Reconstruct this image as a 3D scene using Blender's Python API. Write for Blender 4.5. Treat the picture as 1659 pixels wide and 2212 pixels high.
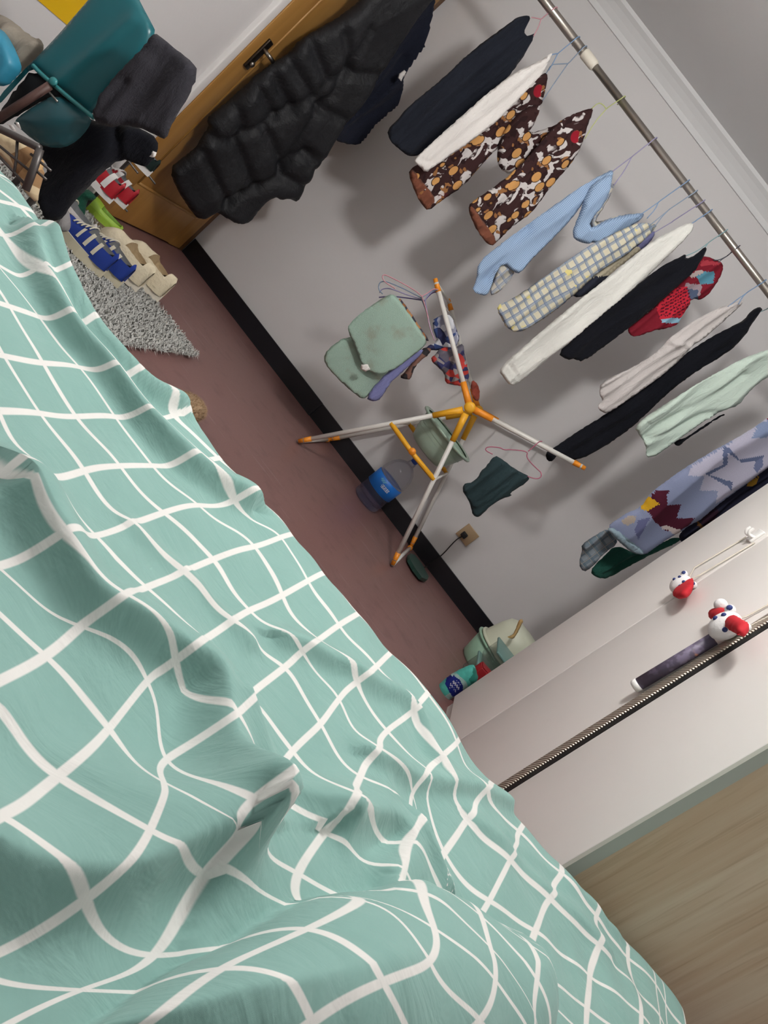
import bpy, bmesh, math, random
import numpy as np
from mathutils import Vector, Matrix, geometry
random.seed(7); rng = np.random.default_rng(7)
for o in list(bpy.data.objects): bpy.data.objects.remove(o)
scene = bpy.context.scene

# ------------------------------------------------------------------ camera
YAW, PITCH, ROLL, FPX, CAM_H = 0.00503, -0.22415, 0.91398, 1586.9, 0.9098
W, H = 1659.0, 2212.0
cF = np.array([math.sin(YAW)*math.cos(PITCH), math.cos(YAW)*math.cos(PITCH), math.sin(PITCH)])
r0 = np.array([math.cos(YAW), -math.sin(YAW), 0.0]); u0 = np.cross(r0, cF)
cX = math.cos(ROLL)*r0 + math.sin(ROLL)*u0
cY = -math.sin(ROLL)*r0 + math.cos(ROLL)*u0
cO = np.array([0, 0, CAM_H])
cam = bpy.data.cameras.new('camera'); camo = bpy.data.objects.new('camera', cam)
scene.collection.objects.link(camo); scene.camera = camo
cam.sensor_fit = 'VERTICAL'; cam.sensor_height = 36.0; cam.sensor_width = 27.0
cam.lens = FPX/H*36.0; cam.clip_start = 0.02
camo.matrix_world = Matrix(((cX[0], cY[0], -cF[0], cO[0]), (cX[1], cY[1], -cF[1], cO[1]),
                            (cX[2], cY[2], -cF[2], cO[2]), (0, 0, 0, 1)))
# ------------------------------------------------------------------ light
world = bpy.data.worlds.new('world'); scene.world = world; world.use_nodes = True
world.node_tree.nodes['Background'].inputs[0].default_value = (0.8, 0.85, 0.9, 1)
world.node_tree.nodes['Background'].inputs[1].default_value = 0.05
LAMP = (-0.25, 1.45, 2.22)
LAMP_W = 75.0
scene.view_settings.view_transform = 'Standard'
scene.view_settings.look = 'None'
scene.view_settings.gamma = 1.0
scene.view_settings.use_curve_mapping = False
scene.view_settings.exposure = 0.0

# ------------------------------------------------------------------ helpers
def ray(px, py):
    return cF + cX*(px-W/2)/FPX - cY*(py-H/2)/FPX
def PY(px, py, y): d = ray(px, py); return cO + d*((y-cO[1])/d[1])
def PX(px, py, x): d = ray(px, py); return cO + d*((x-cO[0])/d[0])
def PZ(px, py, z): d = ray(px, py); return cO + d*((z-cO[2])/d[2])
def to_px(P):
    d = np.asarray(P, float)-cO; z = d@cF
    return np.stack([W/2+FPX*(d@cX)/z, H/2-FPX*(d@cY)/z], -1)

C = scene.collection
def empty(name, loc, label=None, cat=None, group=None):
    o = bpy.data.objects.new(name, None); C.objects.link(o); o.location = loc
    o.empty_display_size = 0.05
    tag(o, label, cat, group)
    bpy.context.view_layer.update()
    return o
def tag(o, label=None, cat=None, group=None, kind=None):
    if label: o['label'] = label
    if cat: o['category'] = cat
    if group: o['group'] = group
    if kind: o['kind'] = kind
    return o
def worldloc(o):
    l = Vector(o.location)
    while o.parent: o = o.parent; l += Vector(o.location)
    return l
def mk(name, geo, mat, parent=None, smooth=True, uv=None, label=None, cat=None, group=None, kind=None, fcol=None, auto=None):
    V, Fc = geo; V = np.asarray(V, float)
    us = np.zeros(len(V), bool)
    for f in Fc: us[list(map(int, f))] = True
    if not us.all():
        rm = np.cumsum(us)-1; Fc = [[int(rm[int(i)]) for i in f] for f in Fc]; V = V[us]
        if uv is not None: uv = np.asarray(uv)[us]
    lo, hi = V.min(0), V.max(0)
    org = np.array([(lo[0]+hi[0])/2, (lo[1]+hi[1])/2, lo[2]])
    if parent is not None: base = np.array(worldloc(parent))
    me = bpy.data.meshes.new(name)
    me.from_pydata((V-org).tolist(), [], [list(map(int, f)) for f in Fc])
    me.validate(); me.update()
    if smooth: me.polygons.foreach_set('use_smooth', [True]*len(me.polygons))
    if uv is not None:
        ul = me.uv_layers.new(name='UVMap')
        li = np.zeros(len(me.loops), int); me.loops.foreach_get('vertex_index', li)
        ul.data.foreach_set('uv', np.asarray(uv, float)[li].ravel())
    if fcol is not None:
        ca = me.color_attributes.new('paint', 'FLOAT_COLOR', 'CORNER')
        arr = []
        for p in me.polygons:
            arr += list(fcol[p.index])*p.loop_total
        ca.data.foreach_set('color', arr)
    mats = mat if isinstance(mat, (list, tuple)) else [mat]
    for m in mats: me.materials.append(m)
    o = bpy.data.objects.new(name, me); C.objects.link(o)
    if parent is not None:
        o.parent = parent; o.location = org-base
    else: o.location = org
    if auto:
        md = o.modifiers.new('n', 'WEIGHTED_NORMAL') if auto == 'w' else o.modifiers.new('b', 'BEVEL')
        if auto != 'w': md.width = auto; md.segments = 2; md.limit_method = 'ANGLE'
    tag(o, label, cat, group, kind)
    return o
def join(*gs):
    V = []; Fc = []
    for v, f in gs:
        n = len(V); V += [list(map(float, p)) for p in v]; Fc += [[i+n for i in q] for q in f]
    return V, Fc
def box(c, s, rot=None):
    V = []
    for x in (-.5, .5):
        for y in (-.5, .5):
            for z in (-.5, .5): V.append(np.array([x*s[0], y*s[1], z*s[2]]))
    if rot is not None:
        R = np.array(rot.to_3x3()) if hasattr(rot, 'to_3x3') else rot
        V = [R@v for v in V]
    V = [v+np.array(c) for v in V]
    return V, [[0,1,3,2],[4,6,7,5],[0,4,5,1],[2,3,7,6],[0,2,6,4],[1,5,7,3]]
def bbox(x0, x1, y0, y1, z0, z1): return box(((x0+x1)/2,(y0+y1)/2,(z0+z1)/2), (x1-x0,y1-y0,z1-z0))
def rbox(c, s, b=.004, rot=None, seg=2):
    bm = bmesh.new(); v, f = box((0,0,0), s)
    vs = [bm.verts.new(p) for p in v]
    for q in f: bm.faces.new([vs[i] for i in q])
    bmesh.ops.recalc_face_normals(bm, faces=bm.faces)
    bmesh.ops.bevel(bm, geom=bm.edges[:], offset=b, segments=seg, affect='EDGES', profile=.6)
    bm.verts.index_update()
    V = [np.array(p.co) for p in bm.verts]; Fc = [[q.index for q in f.verts] for f in bm.faces]; bm.free()
    if rot is not None:
        R = np.array(rot.to_3x3()); V = [R@p for p in V]
    return [p+np.array(c) for p in V], Fc
def smoothpts(pts, it=2, closed=False):
    P = [np.array(p, float) for p in pts]
    for _ in range(it):
        Q = []; n = len(P)
        rngi = range(n) if closed else range(n-1)
        if not closed: Q.append(P[0])
        for i in rngi:
            a, b = P[i], P[(i+1) % n]; Q += [a*.75+b*.25, a*.25+b*.75]
        if not closed: Q.append(P[-1])
        P = Q
    return P
def tube(pts, r, n=8, closed=False, caps=True):
    P = [np.array(p, float) for p in pts]; m = len(P)
    rr = r if hasattr(r, '__len__') else [r]*m
    T = []
    for i in range(m):
        if closed: t = P[(i+1) % m]-P[i-1]
        else: t = P[min(i+1, m-1)]-P[max(i-1, 0)]
        T.append(t/(np.linalg.norm(t)+1e-12))
    ref = np.array([0,0,1.]) if abs(T[0][2]) < .9 else np.array([1.,0,0])
    N = np.cross(T[0], ref); N /= np.linalg.norm(N)
    V = []; Fc = []
    for i in range(m):
        N = N-T[i]*(N@T[i]); N /= np.linalg.norm(N)+1e-12; B = np.cross(T[i], N)
        for k in range(n):
            a = 2*math.pi*k/n; V.append(P[i]+rr[i]*(math.cos(a)*N+math.sin(a)*B))
    for i in range(m if closed else m-1):
        j = (i+1) % m
        for k in range(n):
            l = (k+1) % n; Fc.append([i*n+k, i*n+l, j*n+l, j*n+k])
    if caps and not closed:
        Fc.append(list(range(n))[::-1]); Fc.append([(m-1)*n+k for k in range(n)])
    return V, Fc
def lathe(prof, n=32, c=(0,0,0), axis=None, cap=True):
    V = []; Fc = []; m = len(prof)
    for (r, z) in prof:
        for k in range(n):
            a = 2*math.pi*k/n; V.append(np.array([r*math.cos(a), r*math.sin(a), z]))
    for i in range(m-1):
        for k in range(n):
            l = (k+1) % n; Fc.append([i*n+k, i*n+l, (i+1)*n+l, (i+1)*n+k])
    if cap:
        Fc.append(list(range(n))[::-1]); Fc.append([(m-1)*n+k for k in range(n)])
    if axis is not None:
        R = np.array(Vector((0,0,1)).rotation_difference(Vector(axis)).to_matrix()); V = [R@v for v in V]
    return [v+np.array(c) for v in V], Fc
def ellipsoid(c, s, nu=20, nv=12, rot=None, noise=0):
    V = []; Fc = []
    for j in range(nv+1):
        th = math.pi*j/nv
        for i in range(nu):
            ph = 2*math.pi*i/nu
            p = np.array([math.sin(th)*math.cos(ph)*s[0], math.sin(th)*math.sin(ph)*s[1], math.cos(th)*s[2]])
            if noise: p = p*(1+noise*math.sin(5*ph+3*th)*math.sin(4*th))
            V.append(p)
    for j in range(nv):
        for i in range(nu):
            k = (i+1) % nu; Fc.append([j*nu+i, (j+1)*nu+i, (j+1)*nu+k, j*nu+k])
    if rot is not None:
        R = np.array(rot.to_3x3()); V = [R@p for p in V]
    return [p+np.array(c) for p in V], Fc
def prism(poly, d0, d1, fn):
    """poly: 2-D outline; fn(a,b,d)->world; extruded between d0 and d1"""
    n = len(poly)
    V = [fn(a, b, d0) for a, b in poly]+[fn(a, b, d1) for a, b in poly]
    Fc = [list(range(n))[::-1], [n+i for i in range(n)]]
    for i in range(n):
        j = (i+1) % n; Fc.append([i, j, n+j, n+i])
    return V, Fc
def inpoly(pts, poly):
    x, y = pts[:, 0], pts[:, 1]; ins = np.zeros(len(pts), bool); n = len(poly)
    for i in range(n):
        x1, y1 = poly[i]; x2, y2 = poly[(i+1) % n]
        if y1 == y2: continue
        c = ((y1 > y) != (y2 > y)) & (x < (x2-x1)*(y-y1)/(y2-y1)+x1)
        ins ^= c
    return ins
def polydist(pts, poly, closed=True, signed=False):
    best = np.full(len(pts), 1e9); sg = np.zeros(len(pts))
    n = len(poly)
    for i in range(n if closed else n-1):
        a = np.array(poly[i]); b = np.array(poly[(i+1) % n]); ab = b-a; L = ab@ab+1e-12
        t = np.clip(((pts-a)@ab)/L, 0, 1); q = a+t[:, None]*ab; d = np.hypot(*(pts-q).T)
        m = d < best; best[m] = d[m]
        cr = ab[0]*(pts[:, 1]-a[1])-ab[1]*(pts[:, 0]-a[0]); sg[m] = np.sign(cr[m])
    return (best, sg) if signed else best

# -------- materials
class NT:
    def __init__(s, name):
        s.m = bpy.data.materials.new(name); s.m.use_nodes = True; s.t = s.m.node_tree
        s.b = s.t.nodes['Principled BSDF']
    def n(s, typ, **kw):
        x = s.t.nodes.new(typ)
        for k, v in kw.items(): setattr(x, k, v)
        return x
    def l(s, a, b): s.t.links.new(a, b)
    def val(s, inp, v):
        if hasattr(v, 'is_output') or isinstance(v, bpy.types.NodeSocket): s.l(v, inp)
        else: inp.default_value = v
    def math(s, op, a, b=0.0, c=0.0):
        x = s.n('ShaderNodeMath', operation=op); s.val(x.inputs[0], a); s.val(x.inputs[1], b)
        if op in ('COMPARE', 'SMOOTH_MIN', 'MULTIPLY_ADD'): s.val(x.inputs[2], c)
        return x.outputs[0]
    def mix(s, f, a, b):
        x = s.n('ShaderNodeMix', data_type='RGBA'); s.val(x.inputs[0], f)
        for i, v in ((6, a), (7, b)):
            if isinstance(v, (tuple, list)): x.inputs[i].default_value = (*v[:3], 1)
            else: s.l(v, x.inputs[i])
        return x.outputs[2]
    def coord(s, k='UV', scale=(1,1,1), rot=(0,0,0)):
        c = s.n('ShaderNodeTexCoord'); mp = s.n('ShaderNodeMapping')
        mp.inputs['Scale'].default_value = scale; mp.inputs['Rotation'].default_value = rot
        s.l(c.outputs[k], mp.inputs[0]); return mp.outputs[0]
    def noise(s, vec, scale, detail=3, rough=.5, dist=0):
        x = s.n('ShaderNodeTexNoise'); x.inputs['Scale'].default_value = scale; x.inputs['Detail'].default_value = detail
        x.inputs['Roughness'].default_value = rough; x.inputs['Distortion'].default_value = dist; s.l(vec, x.inputs['Vector'])
        return x.outputs['Fac']
    def bump(s, h, strength=.3, dist=.01, normal=None):
        b = s.n('ShaderNodeBump'); b.inputs['Strength'].default_value = strength; b.inputs['Distance'].default_value = dist
        s.l(h, b.inputs['Height'])
        if normal is not None: s.l(normal, b.inputs['Normal'])
        s.l(b.outputs[0], s.b.inputs['Normal']); return b.outputs[0]
    def step(s, v, lo, hi):
        r = s.n('ShaderNodeMapRange', interpolation_type='SMOOTHSTEP'); s.l(v, r.inputs[0])
        r.inputs[1].default_value = lo; r.inputs[2].default_value = hi; return r.outputs[0]
    def col(s, v):
        if isinstance(v, (tuple, list)): s.b.inputs['Base Color'].default_value = (*v[:3], 1)
        else: s.l(v, s.b.inputs['Base Color'])
def lin(r, g, b):
    f = lambda c: (c/255/12.92) if c/255 <= .04045 else ((c/255+.055)/1.055)**2.4
    return (f(r), f(g), f(b))
MC = {}
def plain(name, rgb, rough=.6, metal=0, var=.0, bump=0, bscale=200, coord='Object', spec=.5, sheen=0, trans=0, ior=1.45, alpha=1):
    if name in MC: return MC[name]
    t = NT(name); c = lin(*rgb)
    t.b.inputs['Roughness'].default_value = rough; t.b.inputs['Metallic'].default_value = metal
    t.b.inputs['Specular IOR Level'].default_value = spec
    if var or bump: v = t.coord(coord)
    if var:
        f = t.noise(v, 9, 4)
        t.col(t.mix(f, tuple(x*(1-var) for x in c), tuple(min(1, x*(1+var)) for x in c)))
    else: t.col(c)
    if bump:
        t.bump(t.noise(v, bscale, 2), bump, .004)
    if sheen: t.b.inputs['Sheen Weight'].default_value = sheen
    if trans:
        t.b.inputs['Transmission Weight'].default_value = trans; t.b.inputs['IOR'].default_value = ior
    MC[name] = t.m; return t.m
def fabric(name, rgb, var=.10, weave=260, rough=.9, sheen=.04):
    if name in MC: return MC[name]
    t = NT(name); c = lin(*rgb); v = t.coord('UV')
    f = t.noise(v, 7, 4); g = t.noise(v, weave, 1)
    t.col(t.mix(t.math('ADD', t.math('MULTIPLY', f, .7), t.math('MULTIPLY', g, .3)), tuple(x*(1-var) for x in c), tuple(min(1, x*(1+var)) for x in c)))
    t.b.inputs['Roughness'].default_value = rough; t.b.inputs['Sheen Weight'].default_value = sheen
    t.b.inputs['Specular IOR Level'].default_value = .2
    h = t.math('ADD', t.math('MULTIPLY', t.noise(t.coord('UV', (1.6, .45, 1)), 26, 5, .6, .8), 1.8), t.math('MULTIPLY', g, .15))
    t.bump(h, .55, .010)
    MC[name] = t.m; return t.m
def painted(name, weave=300, rough=.9):
    if name in MC: return MC[name]
    t = NT(name); a = t.n('ShaderNodeVertexColor'); a.layer_name = 'paint'
    v = t.coord('UV'); g = t.noise(v, weave, 1)
    t.col(t.mix(t.math('MULTIPLY', g, .35), a.outputs[0], (0.02,0.02,0.03)))
    t.b.inputs['Roughness'].default_value = rough; t.b.inputs['Specular IOR Level'].default_value = .2
    t.bump(t.math('ADD', t.noise(v, 30, 3), t.math('MULTIPLY', g, .2)), .35, .006)
    MC[name] = t.m; return t.m

# -------- cloth traced at its own distance, with thickness and folds
def garment(name, outline, y0, mat, k=.45, T=.009, sp=.010, edge=.012, folds=(20, .009), creases=(), paint=None,
            parent=None, smooth=1, back=.7, jit=.0009, **tags):
    """outline in photo pixels, laid on the upright plane y = y0 + k (x - xc)"""
    y0 = y0+GOFF
    o3 = np.array([PY(px, py, y0) for px, py in outline]); xc = o3[:, 0].mean()
    nrm = math.sqrt(1+k*k); ca, sa = 1/nrm, k/nrm
    def local(px, py):
        d = ray(px, py); t = (y0-k*xc)/(d[1]-k*d[0]); p = cO+d*t
        return np.array([(p[0]-xc)*nrm, p[2]])
    P = smoothpts([local(*q) for q in outline], smooth, True)
    # resample
    R = []
    n = len(P)
    for i in range(n):
        a, b = P[i], P[(i+1) % n]; m = max(1, int(np.hypot(*(b-a))/sp))
        for j in range(m): R.append(a+(b-a)*j/m)
    R = np.array(R)
    keep = [0]
    for i in range(1, len(R)):
        if np.hypot(*(R[i]-R[keep[-1]])) > sp*.45: keep.append(i)
    R = R[keep]
    if jit: R = R+rng.normal(size=R.shape)*jit
    lo, hi = R.min(0), R.max(0)
    gx, gy = np.meshgrid(np.arange(lo[0], hi[0], sp), np.arange(lo[1], hi[1], sp*.9))
    gx = gx+(np.arange(gx.shape[0])[:, None] % 2)*sp*.5
    G = np.stack([gx.ravel(), gy.ravel()], 1)
    G = G[inpoly(G, R)]
    if len(G): G = G[polydist(G, R) > sp*.55]
    pts = [Vector(p) for p in R]+[Vector(p) for p in G]
    nb = len(R)
    rv, re, rf, ov, oe, of = geometry.delaunay_2d_cdt(pts, [], [list(range(nb))], 1, 1e-6)
    A = np.array([[p[0], p[1]] for p in rv])
    tri = [list(f) for f in rf]
    cent = np.array([A[f].mean(0) for f in tri]); ok = inpoly(cent, R)
    tri = [f for f, g in zip(tri, ok) if g]
    d = polydist(A, R); d[d < 1e-4] = 0
    q = np.clip(d/edge, 0, 1); prof = np.sqrt(1-(1-q)**2)
    fr, amp = folds; amp = amp*1.4
    ph = rng.random(4)*6.28
    fo = amp*((1-2*np.abs(np.sin(A[:, 0]*fr*2.6+ph[0]+.7*np.sin(A[:, 1]*5+ph[1]))))*.75+np.sin(A[:, 0]*fr*2.3+A[:, 1]*9+ph[2])*.5+.4*np.sin(A[:, 1]*23+A[:, 0]*11+ph[3]))
    h = T*prof+fo*prof
    for (cp, w, dep) in creases:
        L = [local(*c) for c in cp]; dd = polydist(A, L, closed=False)
        h = h+dep*np.exp(-(dd/w)**2)*np.clip(d/.012, 0, 1)
    hb = -T*back*prof+fo*prof*.6
    hb = np.minimum(hb, h-.003*np.sign(q))
    def wpos(a, b, off): return np.array([xc+a*ca+off*sa, y0+a*sa-off*ca, b])
    bd = set(np.nonzero(d == 0)[0].tolist())
    V = [wpos(A[i,0], A[i,1], h[i]) for i in range(len(A))]; UV = [A[i] for i in range(len(A))]
    bi = {}
    for i in range(len(A)):
        if i in bd: bi[i] = i
        else: bi[i] = len(V); V.append(wpos(A[i,0], A[i,1], hb[i])); UV.append(A[i])
    def cr(f):
        a, b, c = A[f[0]], A[f[1]], A[f[2]]; return (b[0]-a[0])*(c[1]-a[1])-(b[1]-a[1])*(c[0]-a[0])
    Fc = []
    for f in tri:
        if cr(f) < 0: f = f[::-1]
        Fc.append(f); g = [bi[i] for i in f[::-1]]
        if set(g) != set(f): Fc.append(g)
    fcol = None
    if paint:
        cc = np.array([np.mean([V[i] for i in f], axis=0) for f in Fc])
        pp = to_px(cc); cols = np.array([lin(*paint[0])]*len(Fc))
        for (poly, rgb) in paint[1:]:
            if callable(poly): msk = poly(pp)
            else: msk = inpoly(pp, poly)
            cols[msk] = lin(*rgb)
        fcol = [(c[0], c[1], c[2], 1) for c in cols]
    return mk(name, (V, Fc), mat, parent, uv=UV, fcol=fcol, **tags)
GOFF = 0.0
def zc(x0, y0, s, pts): return [(x0+a/s, y0+b/s) for a, b in pts]
# ================================================================== setting
XL, XR, YB, YF, ZC = -1.828, 1.36, 4.0, -1.6, 2.46
def wallmat(name, rgb):
    t = NT(name); v = t.coord('Object'); c = lin(*rgb)
    t.col(t.mix(t.noise(v, 1.3, 4), tuple(x*.95 for x in c), tuple(min(1, x*1.04) for x in c)))
    t.b.inputs['Roughness'].default_value = .75; t.b.inputs['Specular IOR Level'].default_value = .3
    t.bump(t.noise(v, 45, 4), .12, .004); return t.m
m_wall = wallmat('white_wall_paint', (222, 220, 220))
m_ceil = wallmat('ceiling_paint', (232, 233, 234))
def floormat():
    t = NT('red_brown_terrazzo'); v = t.coord('Object')
    big = t.noise(v, 1.7, 5, .6); fine = t.noise(v, 160, 2); mid = t.noise(v, 14, 4)
    c = t.mix(big, lin(112, 79, 76), lin(138, 102, 98))
    c = t.mix(t.math('MULTIPLY', t.step(fine, .55, .75), .35), c, lin(150, 122, 118))
    c = t.mix(t.math('MULTIPLY', t.step(mid, .5, .8), .4), c, lin(84, 58, 58))
    vv = t.coord('Object', (1, 14, 1), (0, 0, .9)); sc = t.noise(vv, 3.0, 2)
    c = t.mix(t.math('MULTIPLY', t.step(sc, .66, .70), .25), c, lin(160, 140, 138))
    t.col(c)
    r = t.n('ShaderNodeMapRange'); t.l(big, r.inputs[0]); r.inputs[3].default_value = .3; r.inputs[4].default_value = .5
    t.l(r.outputs[0], t.b.inputs['Roughness']); t.bump(fine, .04, .002); return t.m
st = dict(kind='structure')
mk('floor', bbox(XL-.15, XR+.15, YF-.15, YB+.15, -.1, 0), floormat(), smooth=False, label='red-brown terrazzo floor between bed and wall', **st)
mk('ceiling', bbox(XL-.15, XR+.15, YF-.15, YB+.15, ZC, ZC+.1), m_ceil, smooth=False, label='pale grey ceiling', **st)
mk('wall_back', bbox(XL-.15, XR+.15, YB, YB+.15, 0, ZC), m_wall, smooth=False, label='white wall behind the hanging laundry', **st)
mk('wall_left', bbox(XL-.16, XL-.012, YF-.15, YB, 0, ZC), m_wall, smooth=False, label='white wall beside the brown door', **st)
mk('wall_right', bbox(XR, XR+.15, YF-.15, YB, 0, ZC), m_wall, smooth=False, label='white wall behind the wardrobe', **st)
mk('wall_front', bbox(XL, XR, YF-.15, YF, 0, ZC), m_wall, smooth=False, label='white wall behind the bed', **st)
m_black = plain('black_skirting', (16, 17, 24), .35, var=.2)
o = mk('baseboard_back', join(bbox(XL+.02, XR, YB-.014, YB, 0, .1), bbox(XL+.02, -.66, YB-.024, YB-.014, 0, .104)), m_black, smooth=False, label='black skirting along the back wall', **st)
# coving
prof = [(0, 0), (0, -.10), (-.012, -.10), (-.016, -.075), (-.035, -.05), (-.055, -.03), (-.075, -.016), (-.08, 0)]
V = []; Fc = []
for x in (XL, XR):
    for a, b in prof: V.append((x, YB+a, ZC+b))
n = len(prof)
for i in range(n-1): Fc.append([i, i+1, n+i+1, n+i])
mk('trim_1', (V, Fc), m_ceil, smooth=False, label='pale stepped coving where back wall meets ceiling', **st)
# white jamb beside door
mk('trim_2', rbox((XL-.004, 3.045, 1.05), (.03, .05, 2.1), .006), plain('white_gloss', (236, 234, 232), .4), label='white jamb strip on the left of the brown door', **st)
# ---- door
def woodmat(name, a, b, scale=(1, 1, 1), rough=.45, dens=7):
    t = NT(name); v = t.coord('Object', scale); f = t.noise(v, dens, 5, .6, .6); g = t.noise(v, dens*6, 3)
    c = t.mix(t.step(f, .3, .7), lin(*a), lin(*b)); t.col(t.mix(t.math('MULTIPLY', g, .25), c, lin(*[x*.7 for x in a])))
    t.b.inputs['Roughness'].default_value = rough; t.bump(g, .06, .002); return t.m
m_door = woodmat('ochre_brown_door', (160, 114, 54), (180, 134, 70), (1, 1, .08))
m_doord = woodmat('dark_door_edge', (92, 62, 36), (112, 78, 46), (1, 1, .08))
door = empty('door_1', (XL, 3.5, 0), 'ochre-brown wooden door in the left corner'); tag(door, kind='structure')
dx = XL
mk('door_frame', join(bbox(dx-.012, dx+.012, 3.945, 3.985, 0, 2.1), bbox(dx-.012, dx+.012, 3.07, 3.985, 2.06, 2.1)), m_doord, door, smooth=False)
mk('stile', join(rbox((dx, 3.135, 1.03), (.03, .13, 2.05), .004), rbox((dx, 3.875, 1.03), (.03, .13, 2.05), .004),
   rbox((dx, 3.505, .11), (.03, .62, .20), .004), rbox((dx, 3.505, 1.98), (.03, .62, .14), .004)), m_door, door)
mk('panel', rbox((dx-.006, 3.505, 1.06), (.026, .615, 1.75), .004), m_door, door)
mk('moulding', join(tube([(dx+.013, 3.203, .21), (dx+.013, 3.203, 1.91)], .007, 6), tube([(dx+.013, 3.807, .21), (dx+.013, 3.807, 1.91)], .007, 6),
   tube([(dx+.013, 3.203, .21), (dx+.013, 3.807, .21)], .007, 6)), m_door, door)
m_chrome = plain('worn_chrome', (150, 146, 140), .28, 1)
m_dkmetal = plain('dark_bronze', (62, 54, 48), .35, .9)
hz = .96
hd = mk('handle_plate', rbox((dx+.02, 3.15, hz), (.012, .04, .15), .005), m_dkmetal, door, label='dark bronze handle plate')
mk('lever', tube(smoothpts([(dx+.02, 3.15, hz+.03), (dx+.06, 3.15, hz+.03), (dx+.065, 3.18, hz+.03), (dx+.065, 3.27, hz+.022)], 2), .009, 8), m_chrome, hd, label='chrome lever')
mk('keyhole', lathe([(.013, 0), (.013, .01), (.009, .014), (.002, .016)], 14, (dx+.025, 3.15, hz-.045), (1, 0, 0)), m_chrome, hd, label='chrome key cylinder')
# ---- pendant lamp
LR = .12
m_glow = NT('lamp_glow'); m_glow.b.inputs['Base Color'].default_value = (.8, .8, .8, 1)
m_glow.b.inputs['Emission Color'].default_value = (1, .97, .94, 1); m_glow.b.inputs['Emission Strength'].default_value = LAMP_W/(4*math.pi**2*LR**2)
lampo = empty('pendant_lamp', (LAMP[0], LAMP[1], LAMP[2]), 'glowing white globe lamp hanging from the ceiling', 'lamp')
m_wp = plain('white_plastic', (232, 232, 228), .4)
mk('ceiling_rose', lathe([(.045, ZC-.03), (.05, ZC-.002)], 24, (LAMP[0], LAMP[1], 0)), m_wp, lampo)
mk('stem', tube([(LAMP[0], LAMP[1], LAMP[2]+LR), (LAMP[0], LAMP[1], ZC-.02)], .008, 8), m_wp, lampo)
mk('globe', ellipsoid(LAMP, (LR, LR, LR), 28, 18), m_glow.m, lampo)
# ================================================================== bed and duvet
m_sheet = plain('pale_sheet', (196, 205, 200), .9)
m_bedwood = woodmat('bed_wood', (120, 96, 70), (150, 122, 92), (.2, 1, 1))
bed = empty('bed', (.2, .25, 0), 'low wooden bed under the green checked duvet', 'bed')
mk('mattress', rbox((.16, .18, .33), (2.02, 1.72, .2), .05, seg=3), m_sheet, bed)
mk('bed_frame', rbox((.16, .18, .18), (2.06, 1.76, .12), .01), m_bedwood, bed)
for lx in (-.82, 1.14):
    for ly in (-.64, 1.0): mk('leg', rbox((lx, ly, .06), (.07, .07, .12), .006), m_bedwood, bed)

BZ = .5
c3 = lambda pts: [(a/2.37, 330+b/2.37) for a, b in pts]
c4 = lambda pts: [(a/1.98875, 1100+b/1.98875) for a, b in pts]
c5 = lambda pts: [(600+a/1.98875, 1100+b/1.98875) for a, b in pts]
# check-pattern crossings: (A, B, x, y) read in three views of the photograph
CP = []
def cp(fn, rows):
    for A, B, x, y in rows:
        (px, py), = fn([(x, y)]); CP.append((A, B, px, py))
cp(c3, [(3,-1,430,715),(4,-1,520,900),(5,-1,770,1150),(6,-1,870,1340),(7,-1,1130,1560),(8,-1,1320,1755),(9,-1,1500,1950),
        (3,0,150,620),(4,0,330,865),(5,0,590,1100),(6,0,720,1355),(7,0,960,1590),(8,0,1180,1790),
        (4,1,215,830),(5,1,420,1090),(6,1,600,1345),(7,1,790,1600),(8,1,1000,1800),
        (4,2,55,785),(5,2,210,1085),(6,2,385,1345),(7,2,610,1612),(8,2,830,1840),
        (5,3,20,1045),(6,3,205,1330),(7,3,445,1620),(8,3,670,1890),
        (6,4,0,1315),(7,4,240,1645),(8,4,500,1955),(7,5,20,1630),(8,5,256,2000)])
cp(c4, [(9,7,200,630),(9,6,345,500),(9,5,500,395),(9,4,632,327),(9,3,790,265),(9,2,920,210),(9,1,1110,155),(9,0,1222,112),
        (10,9,0,1330),(10,8,250,1140),(10,7,480,950),(10,6,690,690),(10,5,745,655),(10,4,880,560),(10,3,1000,475),(10,2,1060,440),(10,1,1212,373),(10,0,1320,310),(10,-1,1400,268),
        (11,9,390,1670),(11,8,660,1400),(11,5,1030,885),(11,4,1062,800),(11,3,1250,660),(11,2,1285,620),(11,1,1372,560),(11,0,1450,500),(11,-1,1540,450),
        (12,9,650,1960),(12,8,870,1510),(12,6,1010,1300),(12,5,1150,1170),(12,4,1270,1030),
        (13,6,1270,1560),(13,5,1432,1362),(13,4,1483,1255)])
cp(c5, [(12,3,185,930),(12,2,282,800),(12,1,326,750),(12,0,430,670),(12,-1,502,600),
        (13,3,350,1150),(13,2,392,1060),(13,1,470,952),(13,0,575,882),(13,-1,640,790),
        (14,3,582,1295),(14,2,610,1190),(14,1,645,1110),(14,0,700,1065),(14,-1,778,1002),(14,-2,808,950),
        (15,2,680,1590),(15,1,710,1490),(15,0,815,1342),(15,-1,872,1215),(15,-2,950,1150),
        (16,1,910,1685),(16,0,1000,1510),(16,-1,1045,1370),
        (17,1,1093,1805),(17,0,1172,1665),(17,-1,1218,1570),(18,1,1342,2005),(18,0,1388,1880),(18,-1,1365,1745)])
HCP = []
for A, B, x, y in [(13,9,120,1793),(13,8,400,1666),(14,9,430,2040),(14,8,640,1967),(15,8,880,2190)]:
    (px, py), = c5([(x, y)]); HCP.append((A, B, px, py))
(px, py), = c4([(930, 1963)]); HCP.append((13, 10, px, py))
def plane_xy(pts, z=BZ): return np.array([PZ(px, py, z)[:2] for px, py in pts])
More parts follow.
